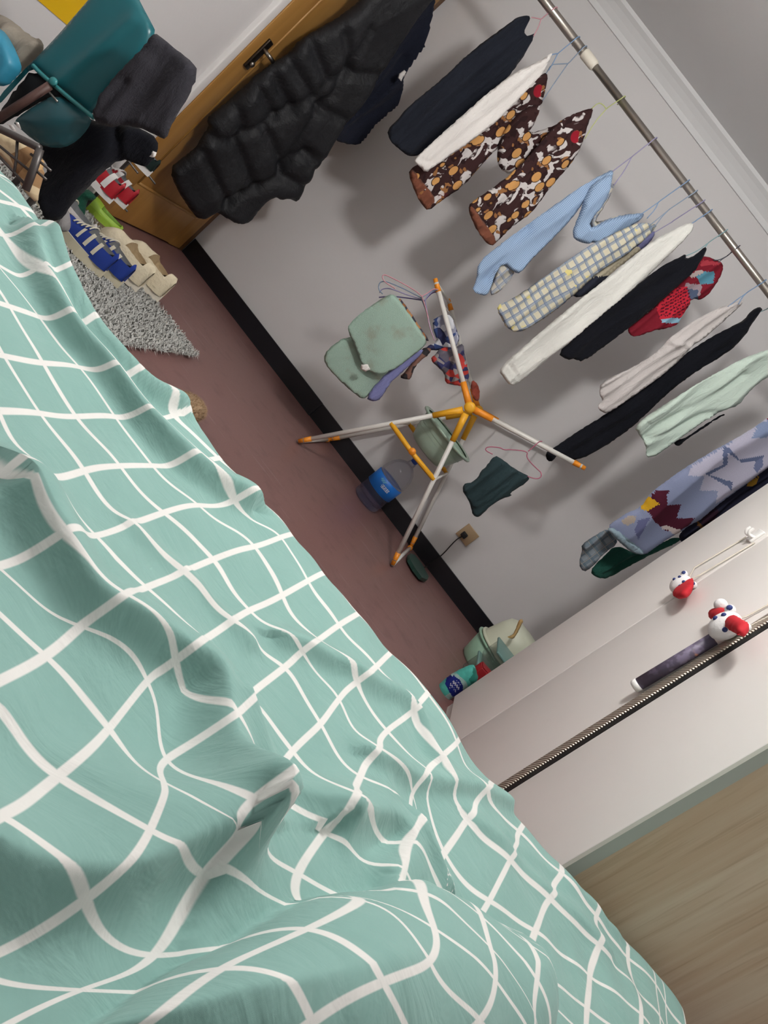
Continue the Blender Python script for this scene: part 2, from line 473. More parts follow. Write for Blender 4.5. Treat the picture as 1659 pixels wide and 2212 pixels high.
# ridges: polyline, height, width on the left of travel, width on the right
RID = []
def ridge(fn, pts, a, wl, wr): RID.append((plane_xy(smoothpts(fn(pts), 2)), a, wl, wr))
ridge(c3, [(90,420),(150,640),(260,850),(480,1110),(660,1360),(880,1600),(1100,1740),(1250,1800)], .036, .045, .0105)
ridge(c3, [(170,500),(300,740),(440,900),(580,1100),(720,1240),(860,1320)], .032, .035, .010)
ridge(c4, [(20,0),(120,180),(240,370),(350,480),(560,590),(720,665),(850,760),(870,900),(860,1100),(830,1350)], .044, .060, .016)
ridge(c4, [(-160,1600),(0,1650),(250,1680),(430,1650),(640,1540),(880,1480)], .050, .06, .020)
ridge(c4, [(560,100),(780,250),(900,380),(1080,560)], .010, .02, .012)
ridge(c4, [(960,880),(1060,1080),(1200,1250),(1420,1340)], .014, .03, .014)
ridge(c5, [(240,1365),(420,1330),(515,1400),(525,1500),(440,1600)], .030, .05, .018)
ridge(c5, [(20,560),(130,620),(290,710),(340,760),(560,850),(660,1080)], .020, .03, .012)
ridge(c5, [(360,1080),(480,1130),(620,1180),(860,1220),(1000,1260)], .018, .03, .012)
ridge(c5, [(560,1400),(700,1620)], .018, .03, .014)
ridge(c5, [(830,1350),(1010,1500),(1200,1690),(1400,1900)], .012, .03, .016)
ridge(c5, [(1000,1420),(1230,1600),(1450,1820)], .010, .03, .016)
ridge(c4, [(0,880),(250,1130),(500,1330),(760,1450)], .012, .05, .03)
# near hump
HUMP = plane_xy(smoothpts(c4([(250,2330),(430,2190),(700,1995),(870,1940),(1100,1790),(1300,1690)])+c5([(400,1660),(640,1665),(800,1740),(970,1850),(1060,2020),(1120,2230),(1100,2420),(700,2600),(0,2600),(-500,2500)]), 1, True), BZ)
PH = rng.random(12)*6.28
EDGE = np.array([(-1.4,1.14),(-.84,1.12),(-.43,1.055),(-.05,1.14),(.29,1.185),(.66,1.19),(.95,1.24),(1.3,1.27)])
def yedge(x): return np.interp(x, EDGE[:,0], EDGE[:,1])
def height(xy):
    z = np.full(len(xy), BZ)
    for L_, a, wl, wr in RID:
        d, s = polydist(xy, L_, closed=False, signed=True)
        w = np.where(s > 0, wl, wr)
        z = z+a*np.exp(-(d/w)**np.where(s > 0, 2.0, 1.6))
    ins = inpoly(xy, HUMP); d = polydist(xy, HUMP); q = np.clip(d/.10, 0, 1)
    z = z+np.where(ins, .075*np.sqrt(1-(1-q)**2), 0)
    x, y = xy[:,0], xy[:,1]
    z = z+.007*np.sin(7*x+5*y+PH[0])*np.sin(6*y-4*x+PH[1])+.004*np.sin(17*x+9*y+PH[2]+2*np.sin(5*y))+.003*np.sin(31*x-19*y+PH[3])*np.sin(11*y+PH[4])
    z = z+.0022*np.sin(52*x+21*y+PH[5]+2*np.sin(8*x))*np.sin(13*x-17*y+PH[6])
    return z
def lift(cps, it=14):
    out = []
    px = [(c[2], c[3]) for c in cps]; zz = np.full(len(cps), BZ)
    for _ in range(it):
        xy = np.array([PZ(p[0], p[1], z)[:2] for p, z in zip(px, zz)]); zz = .5*zz+.5*height(xy)
    return xy
allc = CP+HCP
ctrl = np.array([(a, b) for a, b, _, _ in allc], float)
tgt = lift(allc)
# thin-plate map (A,B) -> (x,y)
def U(r2): return np.where(r2 > 0, r2*np.log(r2+1e-12), 0)
N = len(ctrl); K = U(((ctrl[:,None]-ctrl[None])**2).sum(-1))+np.eye(N)*.22
Pm = np.c_[np.ones(N), ctrl]; Lm = np.zeros((N+3, N+3)); Lm[:N,:N] = K; Lm[:N,N:] = Pm; Lm[N:,:N] = Pm.T
sol = np.linalg.solve(Lm, np.vstack([tgt, np.zeros((3, 2))]))
aff = np.linalg.lstsq(Pm, tgt, rcond=None)[0]
def cloth(ab):
    out = np.c_[np.ones(len(ab)), ab]@sol[N:]
    out = out+U(((ab[:,None]-ctrl[None])**2).sum(-1))@sol[:N]
    lin_ = np.c_[np.ones(len(ab)), ab]@aff
    # far from the read crossings fall back to the even check
    d = np.sqrt(((ab[:,None]-ctrl[None])**2).sum(-1)).min(1); w = np.clip((d-1.2)/2.5, 0, 1)[:,None]; w = w*w*(3-2*w)
    return out*(1-w)+lin_*w
SA = np.arange(-2, 22.01, .06); SB = np.arange(-6, 18.01, .06)
ga, gb = np.meshgrid(SA, SB); ab = np.c_[ga.ravel(), gb.ravel()]
XY = np.vstack([cloth(c) for c in np.array_split(ab, 60)])
G_ = XY.reshape(len(SB), len(SA), 2)
for _ in range(45):
    Q_ = np.pad(G_, ((1, 1), (1, 1), (0, 0)), mode='reflect', reflect_type='odd')
    G_ = (Q_[:-2,1:-1]+Q_[2:,1:-1]+Q_[1:-1,:-2]+Q_[1:-1,2:]+2*Q_[1:-1,1:-1])/6
XY = G_.reshape(-1, 2)
Z = np.concatenate([height(c) for c in np.array_split(XY, 12)])
ye = yedge(XY[:,0]); s = XY[:,1]-ye; Rr = .055
hang = s > 0
th = np.clip(s/Rr, 0, math.pi/2)
yy = np.where(hang, ye+Rr*np.sin(th), XY[:,1])
zz = np.where(hang, Z-Rr*(1-np.cos(th))-np.clip(s-Rr*math.pi/2, 0, None), Z)
wav = np.clip(s-Rr, 0, .3)
yy = yy+wav*.10*np.sin(XY[:,0]*22+2*np.sin(XY[:,0]*7))
xx = XY[:,0].copy()
zz = np.maximum(zz, .16)
nA, nB = len(SA), len(SB)
V = np.c_[xx, yy, zz]
keepv = (xx > -1.02) & (xx < 1.3) & (XY[:,1] > -.66) & (s < .40)
Fc = []
idx = np.arange(nA*nB).reshape(nB, nA)
q = np.stack([idx[:-1,:-1], idx[:-1,1:], idx[1:,1:], idx[1:,:-1]], -1).reshape(-1, 4)
q = q[keepv[q].all(1)]
used = np.unique(q); remap = -np.ones(nA*nB, int); remap[used] = np.arange(len(used))
def duvetmat():
    t = NT('green_checked_cotton'); c = t.n('ShaderNodeTexCoord'); sx = t.n('ShaderNodeSeparateXYZ'); t.l(c.outputs['UV'], sx.inputs[0])
    def line(o_, w):
        f = t.math('FRACT', t.math('ADD', o_, .5)); dd = t.math('ABSOLUTE', t.math('SUBTRACT', f, .5)); return t.step(dd, w+.012, w-.012)
    la = line(sx.outputs[0], .053); lb = line(sx.outputs[1], .047)
    ln = t.math('MAXIMUM', la, lb)
    v = t.coord('UV', (1, 1, 1)); weave = t.noise(v, 190, 2); big = t.noise(v, .8, 3)
    g = t.mix(big, lin(131, 170, 162), lin(141, 180, 172)); g = t.mix(t.math('MULTIPLY', weave, .25), g, lin(119, 156, 148))
    t.col(t.mix(ln, g, lin(232, 230, 226)))
    t.b.inputs['Roughness'].default_value = .85; t.b.inputs['Sheen Weight'].default_value = .2; t.b.inputs['Specular IOR Level'].default_value = .2
    ob = t.coord('Object')
    vs = t.coord('Object', (1.0, 2.6, 1.0), (0, 0, .5)); vs2 = t.coord('Object', (2.4, 1.0, 1.0), (0, 0, -.3))
    w1 = t.noise(vs, 9, 4, .55, .8); w2 = t.noise(vs2, 16, 3, .5, .6)
    h = t.math('ADD', t.math('ADD', w1, t.math('MULTIPLY', w2, .5)), t.math('MULTIPLY', weave, .03))
    t.bump(h, .30, .016); return t.m
mk('duvet', (V[used], remap[q]), duvetmat(), uv=ab[used], label='rumpled sea-green duvet with white check lines covering the bed', cat='duvet')
# ================================================================== wardrobe
WX, WY0, WY1 = .757, 1.335, 2.765
m_white = plain('white_laminate', (236, 232, 228), .45, var=.02)
m_oak = NT('pale_oak_laminate')
def oak():
    t = m_oak; v = t.coord('Object', (9, 9, .35)); f = t.noise(v, 2.2, 5, .6, 1.2); g = t.noise(v, 14, 3, .5)
    c = t.mix(t.step(f, .3, .72), lin(198, 170, 140), lin(214, 194, 168)); c = t.mix(t.math('MULTIPLY', t.step(g, .5, .75), .5), c, lin(170, 138, 106))
    t.col(c); t.b.inputs['Roughness'].default_value = .5; return t.m
oak()
m_edge = plain('grey_edge_band', (176, 178, 168), .5)
WT = 2.25
wr = empty('wardrobe', (1.03, 2.05, 0), 'tall white-fronted wardrobe with pale oak end panel', 'wardrobe')
mk('body', bbox(WX+.02, XR-.01, WY0+.02, WY1, .0, WT), plain('white_carcass', (215, 212, 208), .5), wr, smooth=False)
mk('end_panel', bbox(WX+.0235, XR-.005, WY0, WY0+.02, 0, WT+.01), m_oak.m, wr, smooth=False, label='pale oak end panel')
mk('edge_strip', bbox(WX, WX+.023, WY0-.001, WY0+.012, 0, WT+.01), m_edge, wr, smooth=False, label='grey-green edge strip')
S1, G1 = 2.295, 1.772
for (a, b) in ((S1+.003, WY1), (G1+.052, S1-.003), (WY0+.013, G1-.014)):
    mk('door', rbox((WX+.010, (a+b)/2, WT/2+.02), (.02, b-a, WT-.06), .003), m_white, wr)
mk('gap', join(bbox(WX-.001, WX+.021, G1-.014, G1+.008, .05, WT-.02), bbox(WX-.001, WX+.021, G1+.044, G1+.052, .05, WT-.02)), plain('black_gap', (12, 12, 14), .5), wr, smooth=False, label='black gap beside the trim')
def ropem():
    t = NT('beaded_champagne_trim'); c = t.coord('Object', (1, 1, 1)); sx = t.n('ShaderNodeSeparateXYZ'); t.l(c, sx.inputs[0])
    w = t.math('SINE', t.math('ADD', t.math('MULTIPLY', sx.outputs[2], 820), t.math('MULTIPLY', sx.outputs[1], 600)))
    t.col(t.mix(t.step(w, -.3, .5), lin(150, 138, 124), lin(222, 212, 198))); t.b.inputs['Metallic'].default_value = .5; t.b.inputs['Roughness'].default_value = .35
    t.bump(w, .6, .003); return t.m
mk('trim_strip', rbox((WX+.001, G1+.026, WT/2), (.014, .036, WT-.08), .006), ropem(), wr, label='beaded champagne metal strip')
# charms hanging on the wardrobe
m_plush = plain('white_plush', (236, 234, 234), .9, bump=.4, bscale=120)
m_navy = plain('navy_print', (44, 58, 112), .8); m_red = plain('red_felt', (186, 18, 34), .8, var=.08)
m_cord = plain('cream_cord', (214, 206, 192), .8)
m_hook = plain('white_hook', (246, 245, 242), .35)
def charm(cpx, cords, sc, label, tilt, bigface, capepx):
    x = WX-.035*sc
    c = PX(cpx[0], cpx[1], x)
    e = empty('plush_charm', tuple(c), label, 'charm', 'plush charms hung on the wardrobe')
    R = Matrix.Rotation(tilt, 3, 'X')
    mk('body', ellipsoid(c, (.03*sc, .04*sc, .042*sc), 20, 14), m_plush, e)
    vis = np.array([-.75, -.62, .12]); vis /= np.linalg.norm(vis); ey = np.cross([0, 0, 1.], vis); ey /= np.linalg.norm(ey); ez = np.cross(vis, ey)
    for s in (-1, 1):
        mk('ear', ellipsoid(c+ey*s*.030*sc+ez*.034*sc, (.013*sc,)*3, 12, 8), m_plush, e)
        mk('ear_lining', ellipsoid(c+ey*s*.030*sc+ez*.034*sc+vis*.008*sc, (.008*sc,)*3, 10, 6), m_navy, e, label='navy ear lining')
    for (a, b) in ((-.016, .008), (.016, .008), (-.026, -.012), (.026, -.012)):
        d = vis*.9+ey*a*26+ez*b*26; d = d/np.linalg.norm(d)
        sp_ = c+d*np.array([.03, .04, .042])*sc*.96
        mk('spot', ellipsoid(sp_, (.0065*sc,)*3, 8, 6), m_navy, e, label='navy blue printed spot')
    garment('cape', zc(1330, 1120, 5.043, capepx), c[1]-(.03 if bigface else .015), m_red, k=7, T=.018*sc, edge=.025, sp=.007, folds=(6, .002), parent=e, label='red felt cape')
    if bigface:
        mk('pompom', ellipsoid(PX(1557, 1307, WX-.04), (.017*sc,)*3, 12, 8), m_plush, e, label='white pompom')
    for (a, b) in cords:
        mk('cord', tube([c+ez*.03*sc, PX(*a, WX-.006), PX(*b, WX-.004)], .0025, 6), m_cord, e, label='cream hanging cord')
    return e
charm((1470,1262), [((1500,1226), (1612,1160)), ((1512,1242), (1630,1172))], .82, 'small white plush charm with red cape on the upper wardrobe door', .2, False, [(740,600),(790,640),(850,660),(840,720),(800,790),(740,840),(680,860),(610,840),(650,790),(645,750),(690,700),(720,650)])
charm((1566,1352), [((1612,1332), (1760,1252)), ((1622,1352), (1780,1270))], 1.0, 'larger white plush charm with red cape and pompom by the beaded trim', .2, True, [(1000,1075),(1050,1020),(1150,985),(1230,990),(1300,1050),(1380,1100),(1450,1140),(1430,1190),(1370,1240),(1340,1280),(1300,1250),(1200,1180),(1100,1130)])
hk = empty('wall_hook', tuple(PX(1622,1164, WX)), 'white adhesive hook holding the smaller charm cord', 'hook')
pc = PX(1622, 1164, WX-.004)
mk('plate', rbox(pc+np.array([0,0,.015]), (.008, .045, .05), .003), m_hook, hk)
for dy in (-.014, .014):
    mk('prong', tube(smoothpts([pc+np.array([0,dy,.01]), pc+np.array([-.016,dy,.0]), pc+np.array([-.026,dy,.006]), pc+np.array([-.026,dy,.022])], 2), .005, 8), m_hook, hk)
# lavender printed tube
a, b = PX(1380, 1478, WX-.02), PX(1542, 1380, WX-.02)
tb = empty('printed_tube', tuple(a), 'slim dark lavender tube with white tip hanging below the larger charm', 'tube')
def tubem():
    t = NT('lavender_print'); v = t.coord('Object'); f = t.noise(v, 40, 2); g = t.noise(v, 22, 1)
    c = t.mix(t.step(f, .5, .62), lin(92, 84, 104), lin(122, 112, 136)); t.col(t.mix(t.step(g, .64, .68), c, lin(216, 140, 92))); t.b.inputs['Roughness'].default_value = .5; return t.m
mk('sleeve', tube([a, b], .0155, 16), tubem(), tb)
mk('tip', tube([a-(b-a)*.075, a-(b-a)*.06, a+(b-a)*.005], [.012, .0165, .0165], 16), m_hook, tb, label='white plastic tip')
# ================================================================== airer (butterfly drying rack)
m_tube = plain('white_steel_tube', (226, 224, 218), .35)
m_or = plain('orange_plastic', (240, 148, 34), .45)
m_ye = plain('yellow_plastic', (240, 176, 40), .45)
m_rust = plain('rusty_wire', (176, 150, 120), .5, .4)
ar = empty('drying_rack', (-.12, 3.66, 0), 'white folding butterfly drying rack with orange ends standing by the wall', 'drying rack')
FY, BY = 3.4, 3.93
hubF = PY(1015, 880, FY); tipL = PY(940, 602, FY); tipR = PY(1264, 1012, FY)
fL, fR = PZ(645, 953, .014), PZ(848, 1220, .014)
off = np.array([.02, BY-FY, 0])
def seg(p, q, a, b): return p+(q-p)*a, p+(q-p)*b
for back in (0, 1):
    sh = off*back
    for tip, nm in ((tipL, 'wing_tube'), (tipR, 'wing_tube'), (fL, 'leg'), (fR, 'leg')):
        h = hubF+sh; t_ = tip+sh
        if nm == 'leg': h = h+np.array([0, .004, -.01])
        mk(nm, tube(seg(h, t_, .08, .97), .0115, 10), m_tube, ar)
        mk('end_cap', tube(seg(h, t_, .9 if nm == 'wing_tube' else .92, 1.0), [.0135, .010], 10), m_or, ar, label='orange end cap')
        mk('socket', tube([h+(t_-h)*.03, h+(t_-h)*.09, h+(t_-h)*.2], [.017, .016, .0145], 10), m_or if nm == 'wing_tube' else m_ye, ar, label='orange hub socket')
    mk('hub', lathe([(.012, -.02), (.026, -.016), (.026, .016), (.012, .02)], 18, hubF+sh, (0, 1, 0)), m_ye, ar, label='yellow hub joint')
for f in (fL, fR):
    mk('foot_bar', tube([f+np.array([0, .01, 0]), f+off], .010, 8), m_tube, ar)
    mk('foot_joint', tube([f+off*.94, f+off*1.0], .0145, 8), m_or, ar, label='orange foot joint')
for tip in (tipL, tipR):
    for kk in (.25, .45, .65, .82, .97):
        p = hubF+(tip-hubF)*kk
        mk('wire', tube([p, p+off], .003 if kk < .9 else .008, 6), m_tube, ar)
mk('hub_bar', tube([hubF, hubF+off], .008, 8), m_tube, ar)
def legat(f, z, sh): h = hubF+sh; t = (h[2]-z)/(h[2]-f[2]); return h+(f+sh-h)*t
zb = PY(886, 968, FY)[2]
for back in (0, 1):
    a, b = legat(fL, zb, off*back), legat(fR, zb, off*back)
    mk('brace', tube([a, (a+b)/2+np.array([0, 0, -.006]), b], .012, 8), m_ye, ar, label='yellow cross brace')
    if not back: mk('brace_pin', lathe([(.016, -.012), (.018, 0), (.016, .012)], 14, (a+b)/2+np.array([0, -.01, 0]), (0, 1, 0)), m_or, ar, label='orange pivot pin')
for s_ in (fL, fR):
    a = legat(s_, zb, 0*off); mk('side_rod', tube([a, a+off], .006, 8), m_tube, ar)
# basin on the braces
bc = np.array([PY(940, 965, 3.66)[0]-.012, 3.66, zb+.014])
ba = empty('wash_basin', tuple(bc), 'pale green plastic basin resting on the rack braces', 'basin')
m_basin = plain('pale_green_plastic', (166, 190, 172), .35, var=.03)
mk('bowl', lathe([(.01, .003), (.095, .0), (.108, .006), (.128, .05), (.148, .12), (.152, .135), (.146, .135), (.122, .05), (.10, .012), (.01, .010)], 40, bc), m_basin, ba)
mk('rim', lathe([(.150, .128), (.172, .132), (.176, .14), (.170, .146), (.150, .142)], 40, bc, cap=False), m_basin, ba)
for k in range(3):
    r_ = .124+.008*k
    mk('rib', lathe([(r_-.002, .045+.022*k), (r_+.003, .05+.022*k), (r_+.004, .055+.022*k)], 40, bc, cap=False), m_basin, ba)
# water bottle
bt = PZ(787, 1082, 0); bt[1] = min(bt[1], 3.83); bt = np.array([bt[0], bt[1], 0])
wb = empty('water_bottle', tuple(bt), 'large empty clear water bottle with blue label by the skirting', 'bottle')
def glassy(name, rgb, rough=.08):
    t = NT(name); t.col(lin(*rgb)); t.b.inputs['Transmission Weight'].default_value = .85; t.b.inputs['Roughness'].default_value = rough; t.b.inputs['IOR'].default_value = 1.2
    t.b.inputs['Alpha'].default_value = .45; return t.m
m_pet = glassy('clear_plastic', (214, 218, 232)); m_petb = glassy('bluish_clear_plastic', (160, 168, 214))
pr = [(.05, .004), (.07, .0), (.082, .012), (.084, .03), (.079, .036), (.084, .042), (.084, .060), (.079, .066), (.084, .072), (.084, .095), (.082, .1)]
mk('base', lathe(pr, 40, bt), m_petb, wb, label='ribbed bluish lower part')
mk('shoulder', lathe([(.082, .185), (.085, .20), (.084, .22), (.077, .255), (.06, .285), (.036, .305), (.024, .312), (.022, .33), (.014, .333)], 40, bt), m_pet, wb, label='clear domed shoulder')
mk('label', lathe([(.083, .1), (.0865, .102), (.0865, .183), (.083, .185)], 48, bt, cap=False), plain('blue_label', (20, 112, 206), .4, var=.15), wb, label='blue paper label')
mk('cap', lathe([(.017, .330), (.019, .333), (.019, .348), (.016, .351)], 24, bt), plain('blue_cap', (30, 70, 160), .4), wb, label='blue screw cap')
m_print = plain('white_print', (232, 236, 240), .5)
def on_label(ang, z, w, h, parent):   # a curved white stroke on the label
    V = []; Fc = []; n_ = 5
    for i in range(n_+1):
        a = ang+(i/n_-.5)*w/.0868
        for z_ in (z-h/2, z+h/2):
            for r_ in (.0866, .0872): V.append(bt+np.array([r_*math.cos(a), r_*math.sin(a), z_]))
    for i in range(n_):
        b_ = i*4
        Fc += [[b_+1, b_+5, b_+7, b_+3], [b_, b_+2, b_+6, b_+4], [b_, b_+4, b_+5, b_+1], [b_+2, b_+3, b_+7, b_+6]]
    return V, Fc
lab = []
for (da, z, w, h) in [(.34,.152,.030,.003),(.34,.145,.022,.003),(.34,.138,.030,.003),(.18,.146,.003,.018),(.47,.146,.003,.018),(.34,.146,.003,.020),(.02,.152,.022,.003),(.02,.144,.026,.003),(.02,.137,.018,.003),(.02,.146,.003,.018),(.13,.140,.003,.008)]:
    lab.append(on_label(-1.55+da, z, w, h, wb))
mk('lettering', join(*lab), m_print, wb, smooth=False, label='white lettering on the blue label')
lab = [on_label(-1.95+.05*k, .165+.006*math.sin(k*2.1), .010, .004, wb) for k in range(8)]
mk('label_print', join(*lab), plain('pale_blue_print', (120, 196, 226), .5), wb, smooth=False, label='pale blue print on the label')
# socket with plug
sp = PY(1010, 1155, YB)
so = empty('wall_socket', (sp[0], YB, sp[2]-.05), 'beige square wall socket with black plug and cable', 'socket')
mk('plate', rbox((sp[0], YB-.006, sp[2]), (.092, .012, .092), .003), plain('beige_plastic', (178, 152, 118), .5), so)
mk('plug', rbox((sp[0]-.012, YB-.026, sp[2]-.012), (.034, .03, .03), .006), plain('black_plastic', (20, 20, 22), .5), so, label='black plug')
cb = PY(952, 1203, YB-.02)
mk('cable', tube(smoothpts([(sp[0]-.012, YB-.035, sp[2]-.02), (sp[0]-.02, YB-.03, sp[2]-.06), tuple(cb), (cb[0]-.01, YB-.03, .02)], 2), .0035, 6), plain('black_plastic', (20, 20, 22), .5), so, label='black cable')
# green plastic offcut near the skirting
g = PZ(905, 1230, .0)
gp = empty('plastic_piece', (g[0], g[1], 0), 'small dark green plastic piece lying on floor near right rack foot', 'plastic piece')
pl = [PZ(*q, .012) for q in ((880,1200),(890,1203),(905,1222),(920,1250),(917,1257),(905,1252),(890,1232),(879,1212))]
n_ = len(pl); V = [p for p in pl]+[p+np.array([0,0,.02]) for p in pl]
mk('blade', (V, [list(range(n_))[::-1], [n_+i for i in range(n_)]]+[[i,(i+1)%n_,n_+(i+1)%n_,n_+i] for i in range(n_)]), plain('dark_green_plastic', (28, 62, 54), .4), gp, smooth=False)
mk('stem', tube([PZ(905,1228,.025), PZ(922,1224,.02)], .004, 6), plain('black_plastic', (20,20,22), .5), gp)
# little brown clip at the skirting
q = PZ(570, 766, .0)
cl = empty('brown_clip', (q[0], q[1], 0), 'tiny brown clip lying against the black skirting', 'clip')
mk('jaw', rbox((q[0], q[1], .012), (.04, .02, .016), .004), plain('tan_plastic', (150, 112, 74), .5), cl)
mk('spring', tube([(q[0]+.015, q[1], .018), (q[0]+.03, q[1]-.005, .034)], .005, 6), plain('tan_plastic', (150,112,74), .5), cl)
# ================================================================== clothes rail
GOFF = -.14
RY, RZ = 3.36, 2.001
m_steel = plain('stainless_steel', (176, 170, 162), .3, .9)
rail = empty('clothes_rail', (-.2, RY, RZ), 'long stainless steel clothes rail under the ceiling', 'rail')
cx_ = PY(1268, 132, RY)[0]
mk('outer_tube', tube([(XL+.01, RY, RZ), (cx_, RY, RZ)], .0185, 16), m_steel, rail)
mk('inner_tube', tube([(cx_, RY, RZ), (XR-.01, RY, RZ)], .0155, 16), m_steel, rail)
mk('collar', tube([(cx_-.035, RY, RZ), (cx_-.03, RY, RZ), (cx_+.03, RY, RZ), (cx_+.04, RY, RZ)], [.020, .023, .022, .018], 16), plain('cream_plastic', (224, 218, 204), .5), rail, label='cream plastic collar')
for xx_ in (XL+.005, XR-.018): mk('flange', tube([(xx_, RY, RZ), (xx_+.014, RY, RZ)], .035, 20), m_steel, rail)
hm = {'pink': (206, 150, 160), 'blue': (120, 150, 186), 'slate': (132, 150, 172), 'lime': (190, 198, 130), 'lilac': (150, 144, 180), 'teal': (130, 164, 170), 'dark': (70, 74, 84)}
def hanger(col, rodpx, neck, arms, label, y=RY):
    m = plain('wire_'+col, hm[col], .45)
    rx = PY(*rodpx, RY)[0]; y = y+GOFF if y != RY else y
    e = empty('clothes_hanger', (rx, RY, RZ-.1), label, 'hanger', 'wire hangers on the clothes rail')
    n_ = PY(*neck, y)
    R_ = .021
    arc = [(rx, RY+R_*math.sin(a)*1.05, RZ+R_*math.cos(a)*1.05) for a in np.linspace(2.3, -1.6, 12)]
    mk('hook', tube(arc+[tuple(n_+np.array([0, 0, .01])), tuple(n_)], .0022, 6), m, e)
    for a_ in arms:
        pts = [n_]+[PY(*q, y) for q in a_]
        mk('arm', tube(smoothpts(pts, 1), .0022, 6), m, e)
    return e
z4 = lambda p: zc(800, 0, 2.765, p); z5 = lambda p: zc(980, 300, 2.443, p); z6 = lambda p: zc(1080, 600, 2.865, p); z7 = lambda p: zc(1220, 880, 3.779, p)
z3 = lambda p: zc(340, 0, 2.676, p); z1 = lambda p: zc(0, 0, 3.456, p); z8 = lambda p: zc(680, 580, 4.366, p); z9 = lambda p: zc(720, 880, 3.456, p)
def hg(z, col, rod, neck, arms, what, y=3.5):
    hanger(col, z([rod])[0], z([neck])[0], [z(a) for a in arms], what, y)
hg(z4, 'pink', (1075,85), (1020,115), [[(990,108),(962,104)], [(1005,160),(975,215)]], 'thin pink hanger holding the black sleeveless top', 3.52)
hg(z4, 'blue', (1215,255), (1120,320), [[(1100,322),(1075,330)], [(1095,370),(1066,420)]], 'blue hanger holding the white shirt', 3.5)
hg(z4, 'slate', (1268,300), (1180,380), [[(1130,382),(1080,386),(1050,440)], [(1110,480),(1030,600)]], 'slate blue hanger at the left end of the brown printed pyjamas', 3.52)
hg(z4, 'lime', (1490,605), (1410,650), [[(1385,620),(1360,615),(1320,650)], [(1340,730),(1280,830)]], 'lime hanger at the right end of the brown printed pyjamas', 3.52)
hg(z5, 'lilac', (1030,30), (940,95), [[(880,140),(835,175)], [(900,170),(845,245)]], 'lilac hanger holding the light blue pyjama bottoms', 3.5)
hg(z5, 'blue', (1210,245), (1080,335), [[(1030,370),(985,400)], [(1065,370),(1020,420)]], 'blue hanger left of the cream plaid trousers', 3.5)
hg(z5, 'slate', (1252,300), (1135,375), [[(1080,420),(1030,460)], [(1100,410),(1055,470)]], 'slate hanger holding the cream plaid trousers', 3.5)
hg(z5, 'lilac', (1290,352), (1150,440), [[(1100,470),(1050,500)]], 'lilac hanger holding the cream shirt with dark hem', 3.57)
hg(z5, 'blue', (1330,400), (1275,435), [[(1250,450),(1235,462)]], 'blue hanger holding the long white trousers', 3.47)
hg(z5, 'teal', (1430,490), (1345,548), [[(1290,590),(1225,618)], [(1335,560),(1322,585)]], 'grey teal hanger holding the black trousers', 3.5)
hg(z5, 'dark', (1482,585), (1440,620), [[(1410,640),(1395,655)], [(1400,640),(1370,640)]], 'dark hanger holding the small red garment', 3.56)
hg(z6, 'blue', (1622,30), (1525,95), [[(1460,140),(1410,180)], [(1500,120),(1475,165)]], 'blue hanger holding the grey white shirt', 3.52)
hg(z6, 'teal', (1750,140), (1650,195), [[(1625,205),(1600,215)]], 'teal hanger holding the long black trousers', 3.6)
hg(z6, 'pink', (1905,375), (1850,420), [[(1800,440),(1740,460)], [(1830,460),(1800,520)]], 'pink hanger holding the mint top', 3.5)
hg(z6, 'lime', (2120,655), (2060,690), [[(2010,720),(1960,760)], [(2040,720),(2000,800)]], 'lime hanger holding the blue star jumper', 3.46)
hg(z6, 'dark', (2190,745), (2130,790), [[(2090,830),(2050,860)]], 'dark hanger holding the navy garment by the wardrobe', 3.53)

# ================================================================== hanging clothes
def bearmat():
    t = NT('brown_animal_print'); v = t.coord('UV', (1.25, .8, 1), (0, 0, .5))
    n1 = t.noise(v, 15, 2, .5, 1.2); n2 = t.noise(v, 24, 3, .5, .8); n3 = t.noise(t.coord('UV', (1,1,1), (0,0,1.1)), 19, 2)
    vo = t.n('ShaderNodeTexVoronoi'); vo.inputs['Scale'].default_value = 19; t.l(v, vo.inputs['Vector'])
    vo2 = t.n('ShaderNodeTexVoronoi'); vo2.inputs['Scale'].default_value = 8; t.l(t.coord('UV', (1,1,1), (0,0,.7)), vo2.inputs['Vector'])
    s0 = t.n('ShaderNodeSeparateXYZ'); t.l(vo.outputs['Color'], s0.inputs[0])
    c = t.mix(t.step(n1, .54, .57), lin(58, 36, 36), lin(208, 202, 200))
    c = t.mix(t.step(n2, .57, .61), c, lin(44, 27, 28)); c = t.mix(t.step(n3, .62, .64), c, lin(150, 104, 64))
    pick = t.step(s0.outputs[0], .42, .44); rad = t.math('ADD', vo.outputs['Distance'], t.math('MULTIPLY', n2, .12))
    c = t.mix(t.math('MULTIPLY', pick, t.step(rad, .50, .46)), c, lin(50, 30, 26))
    c = t.mix(t.math('MULTIPLY', pick, t.step(rad, .44, .40)), c, lin(204, 152, 92))
    sx = t.n('ShaderNodeSeparateXYZ'); t.l(vo2.outputs['Color'], sx.inputs[0])
    m2 = t.math('MULTIPLY', t.step(vo2.outputs['Distance'], .28, .25), t.step(sx.outputs[0], .8, .82)); c = t.mix(m2, c, lin(46, 74, 140))
    m3 = t.math('MULTIPLY', t.step(vo2.outputs['Distance'], .26, .23), t.step(sx.outputs[1], .82, .84)); c = t.mix(m3, c, lin(150, 28, 44))
    t.col(c); t.b.inputs['Roughness'].default_value = .9; t.b.inputs['Specular IOR Level'].default_value = .2
    t.bump(t.noise(t.coord('UV'), 30, 3), .45, .008); return t.m
